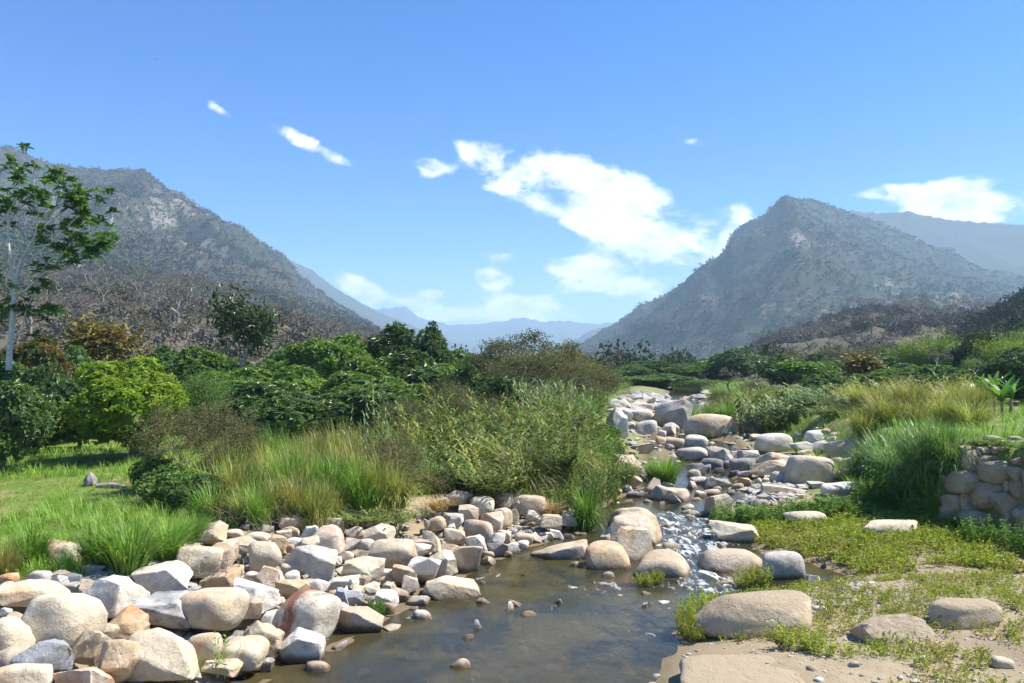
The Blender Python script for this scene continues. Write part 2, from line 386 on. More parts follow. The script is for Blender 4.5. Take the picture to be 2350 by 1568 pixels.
# ------------------------------------------------------------------ ground: one sheet to the horizon
def axis(segs):
    r = []
    for a, b, h0, h1 in segs:
        x = a; n = max(1, int((b - a) / ((h0 + h1) / 2))); t = np.linspace(0, 1, n + 1)
        # spacing grows linearly from h0 to h1
        s = t * h0 + t * t * (h1 - h0) / 2; s = s / s[-1]
        r.append((a + (b - a) * s)[:-1])
    r.append([segs[-1][1]]); return np.concatenate(r)
gx = axis([(-12, 16, .25, .25), (16, 70, .25, 1.8), (70, 900, 1.6, 40), (900, 14000, 40, 900)])
gl = axis([(12, 70, .25, 1.8), (70, 900, 1.6, 40), (900, 14000, 40, 900)])
gx = np.concatenate([-gl[::-1][:-1], gx])
gy = np.concatenate([-axis([(0, 300, 2, 30)])[::-1][:-1], axis([(0, 10, 1.0, .25), (10, 34, .22, .25), (34, 75, .25, .9), (75, 300, .8, 8), (300, 15500, 8, 700)])])
X, Y = np.meshgrid(gx, gy); Z = G(X, Y)
xl = ip(Y, XL); xc = ip(Y, XC); Z = Z - .30 * sst(xl - X, -.1, .9) * (1 - sst(xc - X, -.9, .1)) * (1 - sst(Y, 36, 50))   # stones lie in the loosened bank
nx, ny = len(gx), len(gy)
idx = np.arange(nx * ny).reshape(ny, nx)
quads = np.stack([idx[:-1, :-1], idx[:-1, 1:], idx[1:, 1:], idx[1:, :-1]], -1).reshape(-1, 4)
xl = ip(Y, XL); xr = ip(Y, XR); xc = ip(Y, XC); xt = ip(Y, XT)
wmead = sst(xc - X, .2, 2.2) ; wterr = sst(X - xt, 1.2, 2.6) * sst(Y, 24.5, 26)
wbank = sst(xl - X, .2, 1.0) * (1 - wmead)
wbar = sst(X - xr, -.3, .5) * (1 - wterr)
far = sst(Y, 60, 110)
me = mk('ground', np.stack([X, Y, Z], -1).reshape(-1, 3), quads, True,
        {'meadow': np.maximum(wmead, wterr).ravel(), 'bar': np.maximum(wbar, wbank).ravel(), 'green': (np.maximum(wbank, wbar) * sst(Y, 27, 33) * (.75 + 0 * X) + .9 * sst(X - xt, -1.6, -.2) * sst(Y, 21.5, 23.5)).clip(0, 1).ravel(), 'far': far.ravel()})
m, N = mat('ground_earth')
pos = N.n('ShaderNodeNewGeometry').outputs['Position']
A = lambda k: N.n('ShaderNodeAttribute', attribute_name=k).outputs['Fac']
n1 = N.noise(pos, .5, 5, .6, .4); n2 = N.noise(pos, 3.5, 6, .7); n3 = N.noise(pos, 26, 5, .75); n4 = N.noise(pos, .11, 4, .6)
bed = N.mix(n2, (.10, .08, .045), (.22, .17, .10))
sand = N.mix(N.ramp(n1, .3, .7), (.25, .195, .12), (.34, .275, .178))
sand = N.mix(N.math('MULTIPLY', N.ramp(n2, .52, .68), .5), sand, (.22, .18, .11))
vor = N.n('ShaderNodeTexVoronoi', {'Vector': pos, 'Scale': 16.0})
peb = N.math('MULTIPLY', N.math('SUBTRACT', 1.0, N.ramp(vor.outputs['Distance'], .12, .26)), N.ramp(N.noise(pos, 1.3, 3), .5, .62))
sand = N.mix(N.math('MULTIPLY', peb, .8), sand, N.mix(N.n('ShaderNodeSeparateXYZ', {0: vor.outputs['Color']}).outputs[0], (.20, .19, .18), (.5, .47, .42)))
damp = N.ramp(N.noise(pos, .34, 4, .5, .5), .52, .66)
sand = N.mix(N.math('MULTIPLY', damp, .55), sand, (.18, .14, .085))
gr = N.mix(N.ramp(n2, .3, .7), (.075, .13, .018), (.14, .21, .035))
gr = N.mix(N.ramp(N.math('ADD', n1, N.math('MULTIPLY', N.math('SUBTRACT', n3, .5), .4)), .5, .68), gr, (.25, .19, .095))
fl = N.mix(N.ramp(n4, .35, .65), (.055, .075, .025), (.13, .12, .05))
c = N.mix(A('bar'), bed, sand); c = N.mix(A('meadow'), c, gr); c = N.mix(N.math('MULTIPLY', A('green'), N.ramp(n1, .25, .5)), c, gr); c = N.mix(N.math('MULTIPLY', A('far'), A('meadow')), c, fl)
h = N.math('ADD', N.math('MULTIPLY', n2, .5), N.math('ADD', N.math('MULTIPLY', n3, .25), N.math('MULTIPLY', peb, .5)))
bp = N.n('ShaderNodeBump', {'Strength': .9, 'Distance': .06, 'Height': h}).outputs[0]
out(N, N.n('ShaderNodeBsdfPrincipled', {'Base Color': c, 'Roughness': N.math('SUBTRACT', .95, N.math('MULTIPLY', damp, .35)), 'Normal': bp, 'Specular IOR Level': .2}).outputs[0])
tag(obj('ground', me, m), 'sandy river banks, meadow and valley floor', None, None, 'structure')

# ------------------------------------------------------------------ river
FOAM = [(1580, 1205, 55, 26, 1.0), (1610, 1235, 80, 30, 1.1), (1560, 1260, 60, 24, .8), (1630, 1345, 90, 22, .95), (1600, 1320, 60, 22, .8), (1400, 1345, 70, 16, .6), (1540, 1190, 40, 16, .7),
        (1480, 1450, 70, 14, .45), (1720, 1380, 50, 12, .5), (1690, 1125, 50, 10, .8), (1650, 1095, 50, 8, .7), (1560, 1135, 60, 8, .3), (1120, 1320, 50, 7, .55), (1195, 1385, 60, 9, .5), (1090, 1330, 40, 8, .4),
        (1480, 1010, 30, 6, .9), (1510, 1000, 30, 6, .9), (1700, 1035, 40, 6, .6), (1650, 1025, 40, 6, .5), (1330, 1355, 60, 12, .35), (1810, 1375, 40, 10, .4), (1270, 1395, 50, 9, .35)]
fw = [(hit(u, v), du, dv, a) for (u, v, du, dv, a) in FOAM]
wy = axis([(2, 10, .6, .2), (10, 34, .11, .13), (34, 75, .16, .6), (75, 300, .7, 6)])
wt = np.linspace(0, 1, 110)
WY, WT = np.meshgrid(wy, wt, indexing='ij')
WX = (ip(WY, XL) - .9) * (1 - WT) + (ip(WY, XR) + .9) * WT
foam = np.zeros_like(WX)
for (p, du, dv, a) in fw:
    sx = du / F * p[1]; sy = dv / F * p[1] * p[1] / (CAM[2] - p[2])
    foam += a * np.exp(-((WX - p[0]) / sx) ** 2 - ((WY - p[1]) / sy) ** 2)
foam = np.clip(foam, 0, .95)
WZ = zw(WY) + .012 * fbm2(WX * 2.5, WY * 1.2, 3, 5) + foam * .09 * fbm2(WX * 2.2, WY * 2.2, 4, 6) + sst(foam, .2, 1) * .03
n0, n1_ = WX.shape; wi = np.arange(n0 * n1_).reshape(n0, n1_)
wq = np.stack([wi[:-1, :-1], wi[:-1, 1:], wi[1:, 1:], wi[1:, :-1]], -1).reshape(-1, 4)
wme = mk('river', np.stack([WX, WY, WZ], -1).reshape(-1, 3), wq, True, {'foam': foam.ravel()})
m, N = mat('river_water')
pos = N.n('ShaderNodeNewGeometry').outputs['Position']
mp = N.n('ShaderNodeMapping', {'Vector': pos, 'Rotation': (0, 0, -.25), 'Scale': (1.0, .34, 1.0)}).outputs[0]
r1 = N.noise(mp, 2.2, 4, .55, .8); r2 = N.noise(mp, 9.0, 4, .6, .5); r3 = N.noise(mp, 28.0, 3, .6)
fo = N.n('ShaderNodeAttribute', attribute_name='foam').outputs['Fac']
hgt = N.math('ADD', N.math('MULTIPLY', r1, .8), N.math('ADD', N.math('MULTIPLY', r2, N.math('ADD', .30, N.math('MULTIPLY', fo, .15))), N.math('MULTIPLY', r3, .16)))
bp = N.n('ShaderNodeBump', {'Strength': .5, 'Distance': .06, 'Height': hgt}).outputs[0]
murk = N.mix(N.ramp(N.noise(pos, .5, 4, .6, .8), .35, .66), (.030, .032, .020), (.080, .066, .026))
fpat = N.noise(N.n('ShaderNodeMapping', {'Vector': pos, 'Scale': (1.0, .32, 1.0)}).outputs[0], 5.0, 4, .55, .9)
ff = N.ramp(N.math('ADD', fpat, N.math('MULTIPLY', fo, .20)), .66, .86)
wat = N.n('ShaderNodeBsdfPrincipled', {'Base Color': murk, 'Roughness': .07, 'IOR': 1.33, 'Normal': bp, 'Specular IOR Level': .5})
trn = N.n('ShaderNodeBsdfTransparent', {'Color': (.80, .70, .48, 1)})
lw = N.n('ShaderNodeLayerWeight', {'Blend': .35, 'Normal': bp}).outputs['Facing']
w1 = N.n('ShaderNodeMixShader', {0: N.math('MULTIPLY', N.math('SUBTRACT', 1.0, N.math('POWER', lw, 2.0)), .34), 1: wat.outputs[0], 2: trn.outputs[0]})
fsh = N.n('ShaderNodeBsdfPrincipled', {'Base Color': (.52, .54, .54, 1), 'Roughness': .7})
w2 = N.n('ShaderNodeMixShader', {0: N.math('MULTIPLY', ff, N.ramp(fo, .12, .4)), 1: w1.outputs[0], 2: fsh.outputs[0]})
out(N, w2.outputs[0])
tag(obj('river', wme, m), 'shallow murky stream with white rapids', None, None, 'structure')

# ------------------------------------------------------------------ hills and mountains
MT = {}
def mountain_mat(name, dry, green, rock, gamt, ramt, scale, ground=None):
    m, N = mat(name)
    pos = N.n('ShaderNodeNewGeometry').outputs['Position']
    a = N.noise(pos, scale, 6, .6, .5); b = N.noise(pos, scale * 5, 5, .65); d = N.noise(pos, scale * 26, 4, .7)
    c = N.mix(N.ramp(b, .3, .7), tuple(x * .7 for x in dry), dry)
    c = N.mix(N.math('MULTIPLY', N.ramp(N.math('ADD', a, N.math('MULTIPLY', N.math('SUBTRACT', b, .5), .5)), .42, .62), gamt), c, green)
    rk = N.n('ShaderNodeAttribute', attribute_name='rock').outputs['Fac']
    st = N.noise(N.n('ShaderNodeMapping', {'Vector': pos, 'Scale': (1, 1, .35)}).outputs[0], scale * 9, 6, .7, .6)
    c = N.mix(N.math('MULTIPLY', N.ramp(N.math('ADD', st, N.math('MULTIPLY', rk, .26)), .60, .72), ramt), c, rock)
    bp = N.n('ShaderNodeBump', {'Strength': .8, 'Distance': .12 / scale * .25, 'Height': N.math('ADD', b, N.math('MULTIPLY', d, .5))}).outputs[0]
    out(N, N.n('ShaderNodeBsdfPrincipled', {'Base Color': c, 'Roughness': .95, 'Normal': bp, 'Specular IOR Level': .1}).outputs[0]); MT[name] = m
mountain_mat('dry_hill', (.130, .110, .078), (.085, .085, .042), (.21, .17, .115), .55, .6, .03)
mountain_mat('left_mountain', (.066, .058, .044), (.040, .055, .023), (.25, .225, .195), .85, .7, .006)
mountain_mat('right_mountain', (.054, .053, .039), (.038, .054, .024), (.30, .25, .19), .85, .6, .006)
mountain_mat('far_mountain', (.07, .07, .055), (.045, .06, .035), (.2, .18, .15), .7, .4, .002)
def ridge_mesh(name, sky, front, back, ns, nt, amp, lam, seed, rough, mtl, label, zf=-6.0, gully=1.0, rocks=(), prof=.85):
    """sky: skyline points (u, v, distance); front/back: reach of the two slopes as shares of the distance"""
    us = np.interp(np.linspace(0, 1, ns), np.linspace(0, 1, len(sky)), [p[0] for p in sky])
    us = np.linspace(sky[0][0], sky[-1][0], ns)
    vs = np.interp(us, [p[0] for p in sky], [p[1] for p in sky]); ds = np.interp(us, [p[0] for p in sky], [p[2] for p in sky])
    R = np.array([at_y(u, v, d) for u, v, d in zip(us, vs, ds)])
    jig = fbm2(np.arange(ns) * 90.0 / ns, np.zeros(ns) + seed, 5, seed)
    jz = jig * amp * .10
    T = np.concatenate([np.linspace(-1, 0, nt // 3)[:-1], np.linspace(0, 1, nt)])
    P = np.zeros((len(T), ns, 3))
    for i, t in enumerate(T):
        k = front if t >= 0 else back
        fr = np.where(t >= 0, 1 - front * t, 1 - back * t)
        P[i, :, 0] = R[:, 0] * fr; P[i, :, 1] = R[:, 1] * fr
        P[i, :, 2] = R[:, 2] + (zf - R[:, 2]) * abs(t) ** prof + jz * math.exp(-abs(t) * 14)
    e = np.sin(np.pi * np.clip(np.abs(T), 0, 1))[:, None] ** .8
    x, y = P[..., 0], P[..., 1]
    e = e * np.clip((R[:, 2] - zf) / (.75 * (R[:, 2].max() - zf)), 0, 1)[None]      # spurs shrink where the ridge runs low
    rid = 1 - np.abs(2 * vn2(x / lam + fbm2(x / lam, y / lam, 3, seed + 3) * 1.2, y / lam, seed + 1) - 1)
    rid2 = 1 - np.abs(2 * vn2(x / lam * 2.7 + 5, y / lam * 2.7 + fbm2(x / lam * 2, y / lam * 2, 3, seed) * 1.2, seed + 2) - 1)
    P[..., 2] += e * amp * gully * ((rid - .55) * .9 + (rid2 - .55) * .38) + amp * rough * fbm2(x / lam * 6, y / lam * 6, 4, seed + 7) * np.clip(e + .15, 0, 1)
    V = P.reshape(-1, 3); rk = np.zeros(len(V))
    if rocks:
        pu, pv = proj(V)
        fr_ = np.repeat(T >= -.02, ns)
        for (u, v, su, sv, a) in rocks: rk += a * np.exp(-((pu - u) / su) ** 2 - ((pv - v) / sv) ** 2) * fr_
    ii = np.arange(len(T) * ns).reshape(len(T), ns)
    q = np.stack([ii[:-1, :-1], ii[1:, :-1], ii[1:, 1:], ii[:-1, 1:]], -1).reshape(-1, 4)
    me = mk(name, V, q, True, {'rock': rk})
    tag(obj(name, me, MT[mtl]), label, None, None, 'structure')
    return P, T
LM_SKY = [(-500, 290, 1560), (-200, 300, 1599), (0, 335, 1638), (50, 350, 1638), (100, 372, 1638), (200, 386, 1677), (330, 391, 1716), (380, 425, 1755), (440, 462, 1794), (470, 480, 1794), (500, 497, 1833), (560, 532, 1872), (600, 556, 1911), (640, 578, 1950), (665, 600, 1950), (690, 636, 1989), (760, 690, 2028), (850, 742, 2106), (900, 775, 2145), (960, 800, 2184), (1060, 830, 2262)]
mL = ridge_mesh('left_mountain', LM_SKY, .60, .5, 320, 110, 150, 300, 11, .3, 'left_mountain', 'rocky wooded mountain rising on the left',
                rocks=[(350, 480, 50, 40, .6), (425, 470, 40, 26, .7), (250, 492, 12, 30, 1.6), (375, 510, 30, 20, .8), (475, 560, 30, 14, 1.3), (190, 612, 12, 16, 2.2), (120, 480, 30, 60, .6), (500, 580, 20, 14, 1.0)])
mS = ridge_mesh('left_spur', [(-500, 330, 975), (-200, 400, 975), (0, 452, 975), (120, 490, 975), (235, 530, 998), (369, 568, 1014), (470, 608, 1037), (571, 645, 1060), (680, 684, 1092), (783, 716, 1131), (860, 755, 1170), (930, 790, 1216), (1040, 825, 1287)],
                .62, .25, 240, 80, 40, 190, 23, .5, 'left_mountain', 'lower wooded spur in front of the left mountain', rocks=[(190, 612, 14, 18, 2.0), (640, 730, 30, 10, .5)])
mB = ridge_mesh('left_back_mountain', [(560, 520, 4300), (640, 585, 4300), (690, 608, 4300), (715, 618, 4300), (760, 655, 4400), (820, 692, 4500), (880, 722, 4600), (940, 745, 4700), (1000, 772, 4800), (1080, 798, 5000), (1160, 830, 5200)],
                .4, .4, 200, 70, 120, 500, 31, .3, 'right_mountain', 'hazy ridge behind the left mountain')
FARS = [(700, 720, 7600), (800, 715, 7600), (900, 706, 7600), (930, 702, 7600), (960, 728, 7600), (1000, 738, 7600), (1040, 747, 7600), (1100, 742, 7600), (1150, 738, 7600), (1180, 731, 7600), (1200, 728, 7600), (1240, 738, 7600), (1290, 736, 7600), (1320, 740, 7600), (1370, 743, 7600), (1420, 742, 7600), (1500, 745, 7600), (1650, 740, 7600)]
mF = ridge_mesh('far_mountain', FARS, .3, .2, 260, 60, 300, 950, 41, .12, 'far_mountain', 'faint blue mountain chain at the head of the valley', gully=.6)
mF2 = ridge_mesh('far_foothill', [(1180, 830, 5200), (1300, 790, 5200), (1345, 768, 5200), (1400, 750, 5200), (1470, 735, 5200), (1560, 720, 5200)], .3, .3, 120, 50, 200, 700, 43, .2, 'far_mountain', 'pale hazy foothill left of the right mountain')
RM_SKY = [(1230, 845, 2900), (1300, 812, 2800), (1350, 785, 2750), (1420, 742, 2650), (1500, 692, 2550), (1560, 655, 2500), (1600, 632, 2480), (1640, 610, 2460), (1662, 592, 2450), (1680, 555, 2440), (1705, 528, 2430), (1740, 502, 2420), (1770, 480, 2410), (1800, 462, 2400), (1830, 450, 2400), (1850, 455, 2410), (1880, 466, 2430), (1950, 492, 2480), (2000, 512, 2500), (2080, 548, 2520), (2160, 585, 2540), (2240, 612, 2560), (2350, 648, 2600), (2600, 700, 2700), (2900, 760, 2800)]
mR = ridge_mesh('right_mountain', RM_SKY, .58, .4, 320, 110, 230, 400, 57, .22, 'right_mountain', 'pointed wooded mountain rising on the right',
                rocks=[(1840, 545, 40, 25, .7), (1790, 700, 60, 30, .5), (2040, 660, 40, 20, .8), (2190, 690, 40, 15, .7), (1500, 800, 80, 8, .9), (1720, 805, 60, 10, .6)])
mR2 = ridge_mesh('right_back_mountain', [(1850, 520, 3300), (1930, 487, 3300), (1955, 483, 3300), (2020, 488, 3300), (2080, 484, 3300), (2130, 496, 3300), (2210, 508, 3300), (2350, 516, 3300), (2500, 512, 3300), (2900, 500, 3300)],
                 .4, .4, 220, 70, 150, 600, 63, .25, 'right_mountain', 'hazy ridge behind the right mountain')
mHL = ridge_mesh('left_dry_hill', [(-600, 600, 250), (-300, 640, 255), (0, 662, 265), (120, 664, 270), (250, 662, 270), (350, 668, 275), (450, 690, 285), (560, 712, 295), (650, 725, 305), (740, 762, 320), (820, 785, 340), (930, 815, 370), (1050, 842, 420)],
                 .52, .6, 240, 80, 9, 46, 71, .45, 'dry_hill', 'dry brown hillside on the left', zf=2.5, rocks=[(250, 730, 200, 40, .5)])
mHR = ridge_mesh('right_dry_hill', [(1600, 848, 560), (1680, 822, 540), (1735, 795, 520), (1780, 772, 510), (1850, 752, 500), (1930, 724, 490), (1990, 712, 485), (2100, 708, 480), (2170, 716, 480), (2250, 722, 470), (2350, 735, 470), (2600, 740, 470), (2900, 760, 470)],
                 .55, .6, 240, 80, 13, 75, 83, .4, 'dry_hill', 'dry brown hill on the right', zf=3.0, rocks=[(1900, 770, 60, 20, .6)])
mHC = ridge_mesh('right_edge_hill', [(2150, 800, 330), (2220, 752, 310), (2290, 712, 300), (2350, 680, 290), (2500, 610, 280), (2900, 520, 280)], .45, .6, 120, 70, 8, 40, 91, .4, 'dry_hill', 'dark wooded hillside at the right edge', zf=3.0)

# ------------------------------------------------------------------ far woods: nobody could count these
wm, N = mat('far_wood_leaf')
t_ = N.n('ShaderNodeAttribute', attribute_name='tint').outputs['Fac']
cr = N.n('ShaderNodeValToRGB', {0: t_}); e = cr.color_ramp.elements
e[0].position = 0; e[0].color = (.115, .102, .080, 1); e[1].position = 1; e[1].color = (.090, .140, .036, 1)
for p_, c_ in ((.28, (.150, .130, .100, 1)), (.5, (.090, .088, .045, 1)), (.75, (.048, .072, .026, 1))): q_ = e.new(p_); q_.color = c_
out(N, N.n('ShaderNodeBsdfPrincipled', {'Base Color': cr.outputs[0], 'Roughness': .9, 'Specular IOR Level': .1}).outputs[0])
TUFT = []
def tuft_proto(seed, nleaf, sz):
    r = srand(seed); d = unit(r.normal(size=(nleaf, 3))); d[:, 2] = np.abs(d[:, 2]) * 1.0
    P = d * r.uniform(.55, 1, (nleaf, 1)) * [.5, .5, .62] + [0, 0, .32]
    a = Acc(); leaves(a, P, unit(d + r.normal(size=d.shape) * .8), unit(d + r.normal(size=d.shape) * .3), sz * r.uniform(.7, 1.3, nleaf), sz * .75, r.uniform(-.1, .1, nleaf))
    return np.concatenate(a.V), np.concatenate(a.T), np.concatenate(a.A)
def wood(name, P, size, tint, protos, label, mt=None):
    r = srand(len(P)); acc = Acc(); k = r.integers(0, len(protos), len(P))
    ang = r.uniform(0, 2 * pi, len(P))
    for j, (V, T, A_) in enumerate(protos):
        s = k == j; n = int(s.sum())
        if not n: continue
        ca, sa = np.cos(ang[s])[:, None], np.sin(ang[s])[:, None]
        x = V[None, :, 0] * ca - V[None, :, 1] * sa; y = V[None, :, 0] * sa + V[None, :, 1] * ca
        sz = size[s][:, None]
        W3 = np.stack([x * sz + P[s, 0:1], y * sz + P[s, 1:2], V[None, :, 2] * sz * r.uniform(.8, 1.2, (n, 1)) + P[s, 2:3]], -1)
        acc.add(W3.reshape(-1, 3), (T[None] + (np.arange(n) * len(V))[:, None, None]).reshape(-1, 3), np.clip(tint[s][:, None] + A_[None], 0, 1).ravel())
    return tag(obj(name, acc.mesh(name, False), mt or wm), label, 'woodland', None, 'stuff')
low = [tuft_proto(s, 6, .66) for s in range(5)]
mid = [tuft_proto(20 + s, 54, .20) for s in range(5)]; vmid = [tuft_proto(40 + s, 110, .115) for s in range(5)]
def sample(PT, n, seed, tlo=-.02, thi=1.0, vis=True):
    P, T = PT; r = srand(seed); nt, ns = P.shape[:2]
    i0 = int(np.searchsorted(T, tlo)); i1 = int(np.searchsorted(T, thi))
    q = P[i0:i1]; pu, pv = proj(q.reshape(-1, 3)); pu = pu.reshape(q.shape[:2]); pv = pv.reshape(q.shape[:2])
    # even over the slope's own area
    e1 = q[1:, :-1] - q[:-1, :-1]; e2 = q[:-1, 1:] - q[:-1, :-1]
    ar = np.linalg.norm(np.cross(e1, e2), axis=-1); cx_ = (pu[:-1, :-1] > -150) & (pu[:-1, :-1] < 2500)
    w = (ar * cx_).ravel(); c = r.choice(len(w), n, p=w / w.sum()); a, b = np.unravel_index(c, ar.shape)
    f1, f2 = r.uniform(size=(2, n, 1))
    return q[a, b] + e1[a, b] * f1 + e2[a, b] * f2
def tints(P, seed, base, lam):
    r = srand(seed); return np.clip(base + 1.5 * fbm2(P[:, 0] / lam, (P[:, 1] + P[:, 2]) / lam, 3, seed) + r.normal(size=len(P)) * .09, 0, 1)
for nm, PT, n, s0, s1, base, lam, lab in (('mountain_wood', mL, 15000, 3.5, 7, .50, 300, 'grey and green dry forest covering the left mountain'), ('spur_wood', mS, 11000, 3.5, 6.5, .46, 150, 'grey-brown dry forest covering the spur below the left mountain'),
                                     ('mountain_wood', mR, 16000, 4.5, 8, .58, 300, 'grey-green forest covering the pointed right mountain')):
    P = sample(PT, n, len(nm) + n); r = srand(n)
    wood(nm, P - [0, 0, 1.0], r.uniform(s0, s1, n), tints(P, n, base, lam), low, lab)
for nm, PT, n, s0, s1, base, lam, lab in (('hill_scrub', mHL, 1300, 2.0, 5.0, .25, 40, 'dry grey-brown scrub covering the left hillside'), ('hill_scrub', mHR, 1700, 2.5, 5.5, .42, 80, 'olive and brown scrub covering the right dry hill'), ('hill_scrub', mHC, 380, 3, 6, .55, 40, 'dark scrub on the hillside at the right edge')):
    P = sample(PT, n, len(nm) + n); r = srand(n)
    wood(nm, P - [0, 0, .4], r.uniform(s0, s1, n), tints(P, n, base, lam), mid, lab)
# woods on the valley floor beyond the river bend
r = srand(77); n = 1250
yy = 160 * (1300 / 160) ** r.uniform(0, 1, n); uu = r.uniform(-200, 2550, n)
P = np.stack([(uu - 1175) / F * yy, yy, np.zeros(n)], 1); keep = ~((P[:, 0] > ip(yy, XL)) & (P[:, 0] < ip(yy, XR)) & (yy < 400)); P = P[keep]; P[:, 2] = G(P[:, 0], P[:, 1]) - .4
n = len(P)
wood('valley_wood', P, r.uniform(4, 8, n) * (1 + P[:, 1] / 2500), np.clip(r.normal(.76, .16, n), 0, 1), vmid, 'green trees massed on the valley floor beyond the river')

# ------------------------------------------------------------------ haze over the whole valley
bx = np.array([[x, y, z] for x in (-15500, 15500) for y in (-400, 16200) for z in (-12, 760)], float)
hz = mk('haze', bx, np.array([[0, 1, 3, 2], [4, 6, 7, 5], [0, 4, 5, 1], [2, 3, 7, 6], [0, 2, 6, 4], [1, 5, 7, 3]]), False)
m, N = mat('haze_air')
vol = N.n('ShaderNodeVolumePrincipled', {'Color': (.54, .77, 1.0, 1), 'Density': .00017, 'Anisotropy': 0.1})
o_ = N.n('ShaderNodeOutputMaterial'); m.node_tree.links.new(vol.outputs[0], o_.inputs['Volume'])
tag(obj('haze', hz, m), 'pale blue haze filling the valley', 'haze', None, 'stuff')
# ------------------------------------------------------------------ boulders
REG = {'R1': (0, 1940, 2.5214), 'R2': (600, 1880, 2.5214), 'R3': (1200, 1780, 2.35), 'R4': (2200, 1460, 3.1357), 'R5': (2700, 1560, 3.1357),
       'R6': (3400, 1560, 3.136), 'R7': (2200, 1800, 2.35), 'D': (2560, 1700, 1.81875)}
